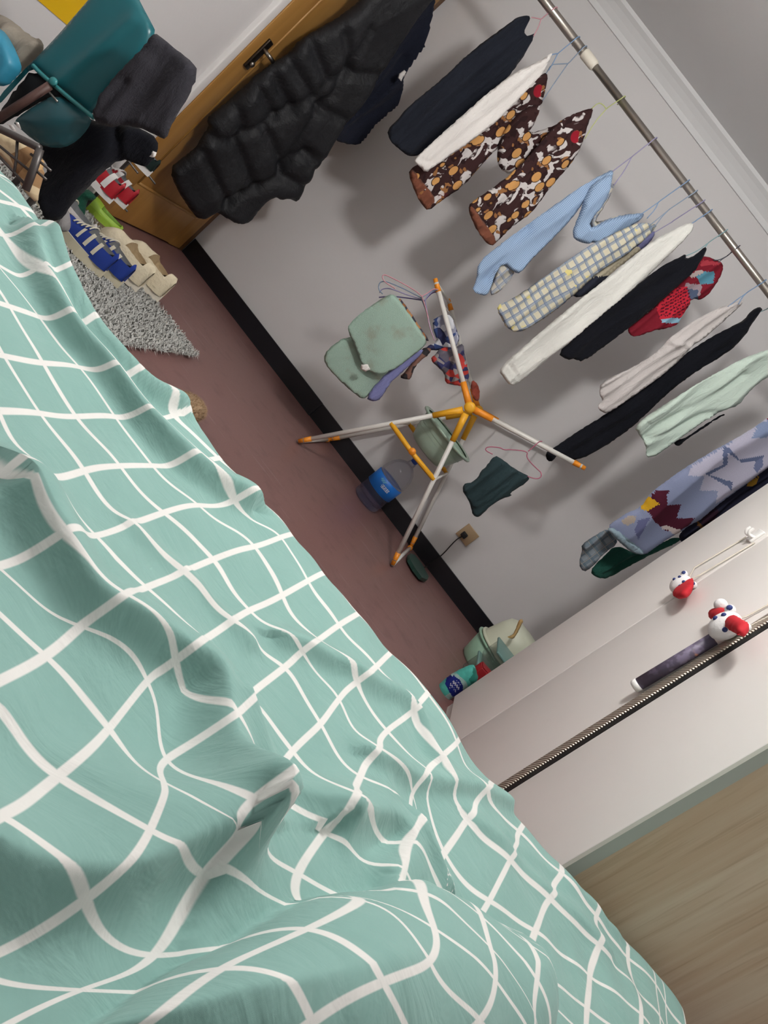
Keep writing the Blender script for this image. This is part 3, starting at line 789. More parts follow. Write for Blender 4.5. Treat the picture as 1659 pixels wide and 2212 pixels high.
def plaidmat(name, base, a, b, s, w=.16, rot=.0, hl=None):
    t = NT(name); mp = t.coord('UV', (s, s, s), (0, 0, rot)); sx = t.n('ShaderNodeSeparateXYZ'); t.l(mp, sx.inputs[0])
    def ln(o_, w_, ph=0):
        f = t.math('FRACT', t.math('ADD', o_, ph)); return t.step(t.math('ABSOLUTE', t.math('SUBTRACT', f, .5)), w_+.03, w_-.03)
    c = t.mix(t.math('MULTIPLY', ln(sx.outputs[0], w), .7), lin(*base), lin(*a))
    c = t.mix(t.math('MULTIPLY', ln(sx.outputs[1], w), .7), c, lin(*a))
    c = t.mix(t.math('MULTIPLY', t.math('MAXIMUM', ln(sx.outputs[0], .03, .12), ln(sx.outputs[1], .03, .12)), .8), c, lin(*b))
    if hl:
        c = t.mix(t.step(t.noise(t.coord('UV'), 22, 2), .64, .68), c, lin(*hl))
    t.col(c); t.b.inputs['Roughness'].default_value = .9; t.b.inputs['Specular IOR Level'].default_value = .2
    t.bump(t.noise(t.coord('UV'), 30, 3), .35, .006); return t.m
def ginghammat():
    t = NT('light_blue_gingham'); mp = t.coord('UV', (150, 150, 150)); sx = t.n('ShaderNodeSeparateXYZ'); t.l(mp, sx.inputs[0])
    f = t.math('ADD', t.step(t.math('FRACT', sx.outputs[0]), .45, .55), t.step(t.math('FRACT', sx.outputs[1]), .45, .55))
    c = t.mix(t.math('MULTIPLY', f, .5), lin(176, 198, 224), lin(118, 146, 182)); t.col(c)
    t.b.inputs['Roughness'].default_value = .9; t.b.inputs['Specular IOR Level'].default_value = .2
    t.bump(t.noise(t.coord('UV'), 26, 3), .4, .006); return t.m
m_bear = bearmat(); m_ging = ginghammat()
m_plaid = plaidmat('cream_blue_plaid', (214, 208, 184), (130, 148, 172), (96, 110, 146), 27, .17, .12, (226, 214, 140))
m_plaid2 = plaidmat('muted_cream_plaid', (196, 192, 180), (150, 160, 176), (110, 124, 150), 26, .15)
f_black = fabric('black_jersey', (32, 36, 46), .12); f_black2 = fabric('black_twill', (15, 17, 25), .12)
f_white = fabric('white_cotton', (236, 232, 228), .03); f_offw = fabric('white_fleece', (226, 226, 220), .05, 120)
f_grey = fabric('grey_white_cotton', (206, 200, 198), .05); f_mint = fabric('mint_cotton', (206, 224, 212), .04)
f_navy = fabric('navy_knit', (36, 38, 58), .15); f_green = fabric('deep_green_cotton', (40, 92, 80), .2)

garment('sleeveless_top', z4([(905,92),(945,92),(958,112),(935,150),(918,190),(930,214),(955,214),(985,195),(960,260),(900,360),(780,520),(560,720),(360,880),(250,945),(180,900),(115,840),(100,775),(160,720),(220,640),(420,480),(620,290),(760,190),(850,120)]), 3.55, f_black, creases=[([z4([(420,620)])[0], z4([(250,780)])[0]], .02, .008)],
        label='black sleeveless top at the left end of the rail', cat='top')
garment('white_shirt', z4([(1090,312),(1060,330),(1000,370),(860,430),(720,540),(560,680),(380,840),(262,950),(275,980),(335,1035),(370,1000),(480,930),(720,760),(880,600),(1000,470),(1050,410),(1075,350)]), 3.46, f_white, folds=(16, .006),
        creases=[(z4([(1000,420),(800,610),(560,800),(370,960)]), .008, -.008), (z4([(290,950),(380,975)]), .008, -.006)],
        label='narrow white shirt between black top and brown pyjamas', cat='shirt')
pj = empty('pyjama_bottoms', tuple(PY(1010, 400, 3.54)), 'brown and white animal-print pyjama bottoms spread on two hangers', 'pyjamas')
garment('leg', z4([(1040,430),(1062,450),(1050,520),(1020,640),(960,780),(860,830),(760,880),(650,1000),(560,1110),(420,1200),(345,1265),(300,1200),(240,1080),(228,1010),(330,960),(520,820),(760,640),(920,490)]), 3.55, m_bear, parent=pj, folds=(18, .006))
garment('leg', z4([(1325,640),(1335,660),(1300,740),(1260,880),(1200,980),(1080,1110),(960,1280),(860,1340),(730,1470),(690,1440),(620,1340),(582,1250),(600,1210),(720,1130),(840,1040),(980,900),(1060,790),(1160,700)]), 3.53, m_bear, parent=pj, folds=(18, .006))
garment('seat', z4([(1000,620),(1015,660),(975,740),(940,800),(1080,760),(1150,720),(1090,830),(1000,930),(900,1020),(830,1045),(775,1010),(755,950),(765,850),(840,720),(930,640)]), 3.575, m_bear, parent=pj, folds=(14, .01), T=.03, label='dark gathered seat of the pyjamas')
garment('cuff', z4([(232,1020),(260,1010),(330,1110),(400,1190),(350,1265),(300,1215),(240,1090)]), 3.528, fabric('rust_brown_trim', (122, 74, 56)), parent=pj, label='rust brown cuff')
garment('cuff', z4([(586,1240),(612,1230),(680,1330),(760,1440),(725,1472),(680,1440),(615,1340)]), 3.508, fabric('rust_brown_trim', (122, 74, 56)), parent=pj, label='rust brown cuff')
bl = empty('pyjama_bottoms', tuple(PY(1150, 500, 3.5)), 'light blue gingham-lined pyjama bottoms with a looped leg', 'pyjamas')
garment('leg', z5([(835,160),(845,180),(825,215),(740,260),(690,330),(640,400),(560,490),(470,580),(400,650),(350,712),(320,705),(260,650),(215,720),(190,810),(165,830),(95,805),(120,740),(130,650),(240,560),(420,430),(600,300),(730,215)]), 3.5, m_ging, parent=bl, folds=(14, .008), creases=[(z5([(400,480),(270,620),(180,740)]), .02, -.014)])
garment('loop', z5([(840,175),(830,260),(800,340),(715,440),(730,470),(800,430),(900,400),(990,390),(1012,400),(960,450),(860,500),(790,540),(690,555),(635,530),(625,490),(660,400),(700,290),(740,230)]), 3.53, m_ging, parent=bl, folds=(16, .006), T=.024)
garment('turned_hem', z5([(212,720),(260,640),(330,700),(300,740),(240,810),(185,830)]), 3.535, m_plaid2, parent=bl, label='patterned inside of the hem')
garment('waistband', z5([(835,230),(850,250),(800,350),(740,440),(790,430),(880,400),(990,388),(930,430),(800,480),(700,480),(770,350)]), 3.56, m_plaid2, parent=bl, label='cream plaid outside')
garment('plaid_trousers', z5([(1060,448),(1072,465),(1000,540),(900,620),(780,690),(640,820),(520,920),(380,1010),(330,1022),(280,1000),(240,930),(225,880),(300,850),(420,770),(560,670),(720,560),(860,490),(980,440)]), 3.5, m_plaid, folds=(20, .007), creases=[(z5([(960,520),(760,660),(520,850),(360,960)]), .007, -.012)],
        label='cream and blue plaid trousers with yellow motif on the rail', cat='trousers')
garment('patterned_shirt', z5([(1060,480),(1060,520),(1000,580),(880,670),(800,740),(720,810),(660,840),(620,820),(640,780),(720,730),(760,690),(880,590),(980,520)]), 3.57, painted('cream_dark_print'), k=.3,
        paint=[(206,196,170), (z5([(600,790),(720,730),(830,720),(760,790),(700,820),(640,850)]), (44,48,62)), (z5([(960,560),(1000,510),(1080,460),(1080,520),(1000,590)]), (122,124,168)), (z5([(880,590),(900,585),(900,600),(880,606)]), (40,40,48))],
        label='cream shirt with dark hem peeping out behind plaid trousers', cat='shirt')
garment('white_trousers', z5([(1240,442),(1268,450),(1262,480),(1240,510),(1150,600),(1000,750),(850,870),(700,1000),(560,1110),(450,1200),(345,1290),(300,1305),(262,1260),(240,1225),(272,1180),(400,1070),(560,930),(740,790),(900,660),(1060,530),(1180,470)]), 3.46, f_offw, T=.016, folds=(12, .007), creases=[(z5([(290,1190),(330,1250)]), .008, -.008), (z5([(270,1210),(310,1280)]), .006, -.006), (z5([(1150,540),(900,760),(600,1010)]), .01, -.006)],
        label='long white fleece trousers with gathered cuff hanging mid rail', cat='trousers')
garment('black_trousers', z5([(1325,568),(1338,580),(1320,620),(1270,700),(1200,760),(1080,870),(960,970),(830,1070),(680,1180),(640,1160),(600,1168),(545,1130),(640,1050),(760,930),(900,830),(1020,730),(1100,670),(1190,625),(1225,605),(1225,635),(1280,610)]), 3.5, f_black2, folds=(14, .007), creases=[(z5([(1150,720),(900,900),(680,1110)]), .012, -.008)],
        label='black trousers between white trousers and small red garment', cat='trousers')
P_red = [(132,24,40), (z5([(1270,700),(1380,700),(1370,760),(1300,770)]), (90,150,172)), (z5([(1230,720),(1300,690),(1330,700),(1260,735)]), (196,180,176)),
         (z5([(1220,760),(1310,770),(1300,830),(1230,800)]), (168,150,158)), (z5([(1310,640),(1420,650),(1400,665),(1300,670)]), (178,60,72)), (z5([(1230,790),(1290,800),(1290,850),(1240,840)]), (84,98,124)),
         (z5([(1090,945),(1200,945),(1190,975),(1100,970)]), (150,196,220)), (z5([(1130,800),(1230,780),(1250,870),(1200,940),(1090,950),(1070,890)]), (204,40,58)),
         (lambda p: inpoly(p, z5([(1120,800),(1240,780),(1250,870),(1200,930),(1080,940)])) & (np.sin(p[:,0]*.5+p[:,1]*.9) > .55), (92,16,34))]
garment('red_garment', z5([(1300,625),(1330,618),(1375,635),(1425,655),(1420,700),(1385,770),(1320,850),(1250,845),(1245,880),(1205,930),(1190,975),(1130,1000),(1040,1015),(960,1048),(925,1035),(918,995),(950,965),(1050,900),(1080,860),(1140,800),(1230,720),(1280,660)]), 3.58, painted('red_print_cotton'), k=.25, sp=.008, paint=P_red,
        label='small red printed garment with blue band beside black trousers', cat='garment')
garment('grey_white_shirt', z6([(1495,138),(1512,150),(1460,200),(1350,300),(1260,380),(1190,420),(1150,470),(1060,560),(900,680),(760,780),(660,842),(630,830),(598,795),(640,760),(610,720),(625,650),(700,610),(830,550),(960,470),(1010,420),(1040,380),(1150,300),(1260,230),(1400,168)]), 3.53, f_grey, folds=(26, .008), creases=[(z6([(1040,390),(1110,410),(1180,420)]), .008, .014), (z6([(1000,450),(820,590),(640,680)]), .008, -.01), (z6([(1080,500),(850,650),(640,790)]), .008, -.01)],
        label='limp grey-white shirt left of the longest black trousers', cat='shirt')
garment('black_trousers', z6([(1605,178),(1625,195),(1610,220),(1560,280),(1530,340),(1480,400),(1400,470),(1230,570),(1050,700),(870,880),(760,970),(640,1050),(520,1115),(440,1132),(365,1085),(330,1135),(295,1135),(278,1085),(330,1055),(450,970),(650,848),(820,720),(1000,590),(1160,460),(1300,370),(1440,300),(1510,262),(1560,200)]), 3.60, f_black2, k=.15, folds=(12, .008), creases=[(z6([(1400,420),(1050,660),(760,890),(480,1060)]), .014, -.012)],
        label='longest black trousers reaching down to the drying rack tip', cat='trousers')
garment('mint_top', z6([(1790,420),(1659,440),(1500,500),(1350,585),(1200,670),(1050,765),(900,860),(832,925),(860,970),(890,1010),(905,1060),(905,1112),(960,1105),(1040,1050),(1120,990),(1260,890),(1380,820),(1480,792),(1530,720),(1600,650),(1700,590),(1780,540),(1830,480)]), 3.5, f_mint, T=.014, folds=(12, .009), creases=[(z6([(1500,600),(1200,800),(1000,900),(900,985)]), .016, -.018), (z6([(1480,790),(1250,850),(1000,970),(905,1005)]), .012, -.016), (z6([(890,870),(930,915)]), .006, -.006)],
        label='pale mint long-sleeved top right of the longest black trousers', cat='top')
garment('dark_straps', z6([(1070,1015),(1110,1000),(1160,985),(1250,920),(1380,840),(1395,850),(1360,862),(1240,945),(1140,1010),(1120,1035),(1090,1042)]), 3.57, f_black2, k=.2, T=.006, edge=.01, sp=.008, folds=(20,.001), label='thin dark garment edge showing behind the mint top', cat='garment')
P_star = [(150,160,192),
   (lambda p: inpoly(p, z7([(1659,60),(1400,260),(1010,500),(1010,560),(1140,560),(1100,680),(1250,680),(1230,790),(1380,690),(1900,330),(1900,0)])), (196,194,214)),
   (z7([(1530,250),(1570,150),(1659,100),(1800,40),(1800,200),(1659,235),(1640,250)]), (140,156,190)),
   (z7([(1640,80),(1900,-60),(1900,20),(1659,110)]), (150,24,44)),
   (z7([(740,680),(860,675),(830,720),(840,800),(950,790),(930,850),(910,905),(1060,905),(1020,960),(930,1010),(830,1010),(740,940),(690,860),(630,820)]), (84,24,44)),
   (z7([(690,725),(775,790),(680,845),(615,830)]), (226,176,36)),
   (z7([(790,970),(830,960),(890,985),(945,1000),(945,1035),(880,1035),(850,1000),(795,995)]), (222,208,204)),
   (z7([(520,880),(580,890),(570,940),(510,965),(455,930)]), (188,174,160)), (z7([(250,1030),(320,1020),(380,1080),(300,1120)]), (176,166,154)),
   (z7([(340,985),(400,985),(640,1170),(640,1200),(560,1190)]), (150,176,186)), (z7([(600,920),(700,900),(640,1010),(600,1080),(570,1010)]), (112,116,156)),
   (z7([(330,1000),(420,1100),(470,1150),(560,1190),(520,1200),(300,1130),(300,1050)]), (52,40,58))]
star = [(1295,310),(1350,335),(1425,425),(1620,395),(1560,440),(1440,450),(1330,370),(1330,470),(1180,550),(1370,610),(1360,680),(1320,640),(1145,540),(1290,470)]
P_star.append((z7(star), (104,116,150)))
P_star.append((z7([(1560,440),(1620,395),(1620,470),(1570,540),(1540,500)]), (120,130,166)))
jm = empty('star_jumper', tuple(PY(1450, 1080, 3.44)), 'lavender and blue knitted star jumper with maroon and yellow zigzag', 'jumper')
garment('knit_body', z7([(2150,-190),(1900,-60),(1659,85),(1500,195),(1250,335),(1080,430),(950,515),(830,600),(740,670),(680,730),(620,815),(520,860),(440,905),(340,990),(430,1090),(560,1190),(640,1202),(730,1140),(850,1060),(950,1010),(1010,960),(1100,920),(1240,800),(1380,690),(1500,600),(1659,475),(1900,330),(2150,120),(2250,-80)]), 3.42, painted('knit_paint', 420), parent=jm, T=.03, edge=.05, sp=.0075, folds=(8,.007), paint=P_star)
garment('hem_band', z7([(335,985),(400,985),(520,1065),(645,1165),(645,1202),(560,1195),(440,1100)]), 3.40, fabric('pale_blue_rib', (150,172,184), .08), parent=jm, T=.014, edge=.014, sp=.008, folds=(3,.001), label='pale blue ribbed hem band')
garment('checked_cuff', z7([(350,985),(240,1050),(140,1115),(140,1180),(110,1280),(150,1345),(220,1310),(330,1180),(430,1120),(420,1040)]), 3.47, plaidmat('grey_teal_check', (150,160,170), (96,116,128), (178,168,156), 24, .2), parent=jm, folds=(14,.008), label='grey teal checked shirt tail')
garment('green_shirt', z7([(420,1120),(560,1185),(640,1200),(850,1070),(940,1060),(960,1080),(800,1160),(650,1230),(500,1310),(350,1400),(260,1390),(200,1340),(300,1230)]), 3.57, f_green, folds=(14,.008), creases=[(z7([(600,1220),(380,1320),(280,1360)]), .012, -.012)], label='deep green shirt tail below the star jumper', cat='shirt')
garment('navy_garment', z7([(2300,-20),(2100,140),(1900,310),(1659,470),(1500,590),(1380,680),(1150,850),(1040,930),(940,1020),(935,1095),(1000,1105),(1060,1060),(1170,990),(1350,900),(1659,700),(1950,500),(2250,260)]), 3.54, painted('navy_paint'), k=.6, T=.02, paint=[(34,36,56), (z7([(1480,610),(1580,560),(1590,590),(1540,640),(1490,640)]), (176,132,40)), (z7([(1140,850),(1260,820),(1230,930),(1150,970),(1100,940)]), (46,20,36)), (z7([(1060,930),(1090,930),(1140,980),(1120,1000)]), (120,82,40))],
        label='dark navy garment hanging next to the wardrobe edge', cat='garment')
# ---- coats on the door
GOFF = 0.0
f_puff = NT('black_nylon'); v = f_puff.coord('UV'); f_puff.col(f_puff.mix(f_puff.noise(v, 12, 4), lin(17,18,22), lin(27,28,33))); f_puff.b.inputs['Specular IOR Level'].default_value = .35; f_puff.b.inputs['Roughness'].default_value = .6
f_puff.bump(f_puff.math('ADD', f_puff.noise(v, 34, 4, .6, .8), f_puff.math('MULTIPLY', f_puff.noise(v, 9, 3), .8)), .5, .012)
pk = empty('puffer_jacket', tuple(PY(600, 330, 3.35)), 'black quilted puffer jacket hanging over the brown door', 'jacket')
KQ = 2.0
qcr = [[(250,860),(330,1040),(395,1150)], [(430,790),(520,1010),(560,1060)], [(560,480),(660,650)], [(660,420),(760,610)], [(750,330),(880,545)], [(880,240),(940,400)], [(1060,170),(1085,385)], [(430,570),(470,720)],
       [(300,770),(400,790),(600,690),(760,605),(900,525),(960,440),(1100,400),(1250,420)], [(370,1150),(500,1090),(690,1000),(760,900),(850,850),(920,900)], [(600,720),(690,900),(700,1000)], [(830,850),(930,1010)], [(900,600),(1060,665)], [(740,1010),(840,1060)],
       [(930,560),(800,800),(700,950)], [(1200,150),(1100,330),(1000,520),(920,600)], [(340,1225),(460,1100)]]
garment('shell', z3([(1700,-260),(1500,-280),(1300,-130),(1150,30),(1040,110),(820,240),(760,320),(720,335),(600,420),(560,440),(530,480),(440,555),(410,590),(340,645),(285,690),(300,740),(250,800),(230,850),(150,920),(70,985),(110,1090),(180,1200),(240,1272),(330,1222),(350,1232),(400,1260),(460,1287),(530,1275),(590,1190),(660,1125),(690,1142),(740,1130),(800,1168),(870,1030),(960,900),(1010,812),(1080,700),(1200,560),(1300,400),(1450,160),(1600,-40),(1720,-180)]), 3.36, f_puff.m, k=KQ, T=.05, edge=.04, sp=.011, folds=(5,.008), creases=[(z3(c), .024, -.022) for c in qcr], smooth=1, parent=pk)
hk2 = empty('dark_jacket', tuple(PY(800, 250, 3.6)), 'dark navy jacket hanging behind the puffer jacket', 'jacket')
garment('shell', z3([(1760,-200),(1640,-100),(1602,-20),(1592,80),(1540,260),(1500,310),(1442,400),(1420,440),(1422,520),(1390,600),(1310,668),(1260,720),(1180,822),(1120,838),(1020,812),(960,760),(1000,600),(1150,350),(1350,50),(1500,-150)]), 3.68, fabric('navy_black_cotton', (28,32,46), .15), k=1.2, T=.035, folds=(9,.01), parent=hk2, creases=[(z3([(1150,640),(1300,480),(1420,330)]), .02, -.02), (z3([(1080,720),(1250,640),(1400,520)]), .015, -.012)])
garment('care_tag', z3([(1395,425),(1428,405),(1440,415),(1410,470),(1392,455)]), 3.62, f_white, k=.5, T=.002, edge=.005, sp=.006, folds=(3,0), parent=hk2, label='white tag', smooth=0)
# ---- laundry on the airer
f_mat = NT('terry_green'); v = f_mat.coord('UV', (1, 3, 1)); nn = f_mat.noise(v, 150, 2); st_ = f_mat.noise(f_mat.coord('UV'), 11, 4)
f_mat.col(f_mat.mix(f_mat.math('MULTIPLY', f_mat.step(st_, .5, .75), .7), f_mat.mix(nn, lin(150,180,164), lin(176,202,188)), lin(150,150,132))); f_mat.b.inputs['Roughness'].default_value = .95; f_mat.bump(nn, .6, .006)
garment('bath_mat', z8([(290,640),(120,760),(80,850),(130,950),(300,1120),(430,1225),(490,1222),(760,975),(1000,790),(900,700),(600,620)]), 3.33, f_mat.m, k=.5, T=.009, edge=.010, folds=(6,.005), label='lower pale green terry mat on the drying rack', cat='mat')
mm = empty('bath_mat', tuple(PY(830, 760, 3.27)), 'upper pale green terry mat folded over the left rack wing', 'mat')
garment('towelling', z8([(700,240),(760,250),(830,340),(900,440),(980,560),(1060,680),(1040,730),(900,840),(740,960),(600,1000),(540,990),(460,920),(420,840),(380,740),(310,590),(320,530),(420,430),(560,330)]), 3.27, f_mat.m, k=.5, T=.010, edge=.010, folds=(6,.006), parent=mm)
garment('white_tab', z8([(440,905),(500,905),(525,950),(480,975),(430,945)]), 3.245, f_white, k=.5, T=.004, edge=.008, sp=.008, folds=(3,0), parent=mm, smooth=0, label='white sewn tab')
garment('lilac_towel', z8([(480,1225),(530,1252),(595,1250),(650,1190),(710,1080),(800,1000),(900,910),(1040,775),(960,760),(780,900),(600,1060)]), 3.38, fabric('lilac_terry', (130,134,184), .12, 150), k=.5, T=.012, folds=(10,.005), label='lilac towel showing beneath the green mats', cat='towel')
def spotty(name, cols, sc):
    t = NT(name); v = t.coord('UV'); vo = t.n('ShaderNodeTexVoronoi'); vo.inputs['Scale'].default_value = sc; t.l(t.coord('UV'), vo.inputs['Vector'])
    sx = t.n('ShaderNodeSeparateXYZ'); t.l(vo.outputs['Color'], sx.inputs[0]); c = lin(*cols[0])
    c = t.mix(t.step(sx.outputs[0], .30, .33), lin(*cols[0]), lin(*cols[1]))
    for i, cc in enumerate(cols[2:]): c = t.mix(t.step(sx.outputs[1+i % 2], .62+.12*i, .64+.12*i), c, lin(*cc))
    t.col(c); t.b.inputs['Roughness'].default_value = .9; t.bump(t.noise(v, 40, 3), .4, .006); return t.m
garment('patterned_sock', z8([(780,290),(815,285),(880,380),(960,500),(1040,620),(1080,680),(1050,690),(960,580),(870,440),(800,340)]), 3.36, spotty('tan_navy_print', [(150,96,56),(60,58,70),(184,130,84)], 40), k=.4, T=.008, edge=.015, sp=.008, folds=(8,.002), label='narrow tan and navy patterned cloth along the mat edge', cat='sock')
garment('patterned_sock', z8([(1030,745),(1100,750),(1080,810),(980,880),(930,960),(905,1050),(850,1045),(795,1020),(850,975),(920,880),(990,790)]), 3.42, spotty('brown_black_print', [(70,54,52),(128,92,80),(40,36,40)], 36), k=.4, T=.012, sp=.008, edge=.015, folds=(10,.004), label='small brown patterned cloth below the rack wing', cat='sock')
garment('printed_cloth', z8([(1110,490),(1150,460),(1200,430),(1290,440),(1330,560),(1370,660),(1330,740),(1200,770),(1060,770),(1040,740),(1160,690),(1120,600)]), 3.45, spotty('navy_white_print', [(52,72,124),(150,152,170),(206,208,214),(40,44,84)], 34), k=.4, T=.02, sp=.009, folds=(16,.008), label='navy and white printed cloth bunched on the left wing', cat='cloth')
garment('printed_cloth', z8([(1180,750),(1330,745),(1400,700),(1420,830),(1440,930),(1460,1050),(1390,1110),(1300,1100),(1230,1080),(1225,990),(1160,930),(1080,860),(1140,800)]), 3.47, spotty('grey_red_print', [(150,142,142),(96,92,104),(50,52,96),(190,60,54)], 34), k=.4, T=.02, sp=.009, folds=(16,.008), label='grey and navy printed cloth below the navy white cloth', cat='cloth')
garment('rust_cloth', z8([(1480,1040),(1540,1090),(1560,1180),(1545,1260),(1500,1240),(1470,1150)]), 3.5, fabric('rust_cotton', (150,74,60)), k=.3, T=.012, sp=.008, edge=.015, label='rust red cloth hanging behind the rack hub', cat='cloth')
for i, (col, pl) in enumerate([('pink', [(1010,262),(950,210),(830,140),(720,85),(660,55),(630,75),(660,130),(760,190)]), ('slate', [(1000,275),(860,200),(700,130),(640,118),(605,140),(600,200),(640,240)]),
        ('lilac', [(1040,300),(900,260),(760,205),(690,185),(630,195),(610,230)]), ('dark', [(1040,305),(920,285),(770,265),(680,265),(605,272)])]):
    rp = PY(*z8([(1110,215)])[0], 3.4)
    e = empty('clothes_hanger', tuple(rp), ['pale pink', 'slate blue', 'lilac', 'dark violet'][i]+' wire hanger bunched at the left rack wing tip', 'hanger', 'hangers bunched on the rack wing')
    mc = plain('wire_'+['pink','slate','lilac','violet'][i], [(196,150,156),(88,104,146),(120,110,160),(70,62,110)][i], .45)
    pts = [PY(*q, 3.36+.012*i) for q in z8(pl)]
    mk('arm', tube(smoothpts(pts, 2), .0028, 6), mc, e)
    hkp = [pts[0]]+[PY(*q, 3.38+.01*i) for q in z8([(1060,235+12*i),(1120,190+10*i),(1165,200+10*i)])]
    mk('hook', tube(smoothpts(hkp, 2), .0026, 6), mc, e)
    if i < 3:
        mk('strut', tube(smoothpts([pts[0]]+[PY(*q, 3.4) for q in z8([(1060,420),(1085,560),(1130,680)])], 2), .0028, 6), mc, e)
# dark green shorts on the right wing
garment('dark_shorts', z9([(1205,355),(1260,385),(1330,440),(1400,485),(1475,520),(1430,570),(1380,600),(1320,640),(1335,660),(1260,680),(1180,730),(1110,800),(1075,822),(1040,805),(1025,740),(1010,690),(970,640),(962,590),(990,565),(1040,560),(1080,520),(1100,480),(1150,430)]), 3.36, fabric('dark_green_cotton', (44,62,66), .12), k=.3, T=.018, folds=(20,.008), creases=[(z9([(1300,560),(1150,680),(1060,730)]), .008, .012)],
        label='dark green shorts hanging on a pink hanger from the right wing', cat='shorts')
e = empty('clothes_hanger', tuple(PY(1150, 980, 3.37)), 'bent pink wire hanger holding the dark green shorts', 'hanger')
mp_ = plain('wire_magenta', (176, 96, 120), .45)
mk('arm', tube(smoothpts([PY(*q, 3.37) for q in z9([(1190,350),(1130,320),(1150,292),(1250,300),(1270,318),(1330,315),(1455,328),(1440,370),(1480,420),(1520,458),(1555,490),(1550,525),(1510,535),(1450,515)])], 2), .0027, 6), mp_, e)
mk('hook', tube(smoothpts([PY(*q, 3.39) for q in z9([(1455,328),(1500,290),(1540,252),(1560,255)])], 2), .0027, 6), mp_, e)
# ================================================================== corner by the wardrobe
m_cream = plain('cream_plastic2', (214, 218, 196), .45, var=.03)
tb0 = np.array([.905, 3.50, 0])
tu = empty('green_tub', tuple(tb0), 'pale green plastic tub on the floor in the corner', 'tub')
mk('bowl', lathe([(.01, .002), (.105, 0), (.115, .01), (.14, .13), (.136, .13), (.11, .014), (.01, .008)], 36, tb0), plain('milky_green', (150, 186, 162), .4), tu)
mk('rim', lathe([(.138, .125), (.150, .128), (.152, .136), (.138, .138)], 36, tb0, cap=False), plain('milky_green', (150, 186, 162), .4), tu)
cb0 = tb0+np.array([.012, 0, .14])
cbk = empty('cream_bucket', tuple(cb0), 'cream upturned bucket stacked on the pale green tub', 'bucket')
mk('shell', lathe([(.142, 0), (.140, .02), (.126, .10), (.112, .145), (.09, .162), (.02, .168)], 36, cb0), m_cream, cbk)
mk('rim', lathe([(.140, .0), (.152, .002), (.152, .012), (.140, .014)], 36, cb0, cap=False), m_cream, cbk)
mk('side_label', rbox(cb0+np.array([.075, -.108, .07]), (.05, .006, .05), .002, Matrix.Rotation(.6, 4, 'Z')), plain('white_sticker', (214, 212, 224), .4), cbk, label='white sticker')
m_clear = glassy('frosted_clear_box', (206, 222, 214), .2)
sb0 = np.array([PY(1118, 1402, 3.22)[0], 3.22, 0])
sbx = empty('storage_box', tuple(sb0), 'clear lidded storage box stack half hidden by the wardrobe', 'box')
for k, zz_ in enumerate((.002, .115)):
    mk('tray', rbox(sb0+np.array([.06, 0, zz_+.05]), (.24, .2, .095), .012), m_clear, sbx)
    mk('lid', rbox(sb0+np.array([.06, 0, zz_+.102]), (.255, .215, .012), .004), plain('teal_lid', (112, 150, 144), .4), sbx, label='teal lid')
st0, st1 = PY(1104, 1379, 3.3), PY(1127, 1338, 3.3)
garment('wooden_slat', zc(920, 1280, 6.91, [(1430,392),(1450,400),(1452,440),(1330,670),(1290,695),(1215,670),(1215,650),(1285,640),(1310,600),(1390,410)]), 3.32, woodmat('pale_wood', (206,170,110), (222,192,136)), k=.1, T=.006, edge=.006, sp=.008, folds=(2,0), label='short pale wooden slat sticking up behind the storage box', cat='slat')
rc = PY(1052, 1445, 3.02)
rb_ = empty('red_carton', (rc[0], rc[1], 0), 'small red carton on the floor behind the teal tissue pack', 'carton')
mk('carton_body', rbox((rc[0]+.02, rc[1], .08), (.10, .06, .15), .004, Matrix.Rotation(.15, 4, 'Z')), plain('red_card', (150, 26, 34), .5), rb_)
mk('flap', rbox((rc[0]+.02, rc[1], .158), (.096, .056, .006), .002, Matrix.Rotation(.15, 4, 'Z')), plain('red_card', (150, 26, 34), .5), rb_)
zT = lambda p: zc(920, 1280, 6.91, p)
tz = 2.86
def script(p):
    q = (p-np.array(zT([(430,1400)])[0])); a = q@np.array([.61,.79]); b = q@np.array([.79,-.61])
    ln = np.abs(b-1.5*np.sin(a*1.1)-4)%7.5 < 2.0
    return ln & (np.abs(a) < 11) & (np.abs(b) < 12) & inpoly(p, zT([(330,1270),(400,1250),(480,1300),(530,1400),(500,1480),(430,1500),(350,1420)]))
tis = garment('tissue_pack', zT([(150,1440),(230,1330),(380,1215),(540,1130),(690,1070),(735,1100),(760,1180),(790,1290),(700,1370),(560,1460),(420,1560),(290,1640),(220,1580)]), tz, painted('glossy_print', 60, .35), k=.1, T=.04, edge=.05, sp=.004, folds=(4,.003), jit=.0004,
   paint=[(86,190,176), (zT([(360,1220),(450,1200),(600,1330),(640,1430),(440,1560),(250,1660),(200,1600),(420,1450)]), (172,206,200)), (zT([(700,1120),(790,1150),(790,1290),(680,1370),(640,1300),(700,1220)]), (52,140,124)),
          (zT([(300,1290),(350,1240),(420,1240),(500,1300),(550,1380),(555,1460),(500,1520),(400,1560),(330,1450),(290,1360)]), (26,40,128)), (script, (206,206,220))],
   label='teal tissue pack with a blue oval logo standing by the wardrobe', cat='tissue pack')
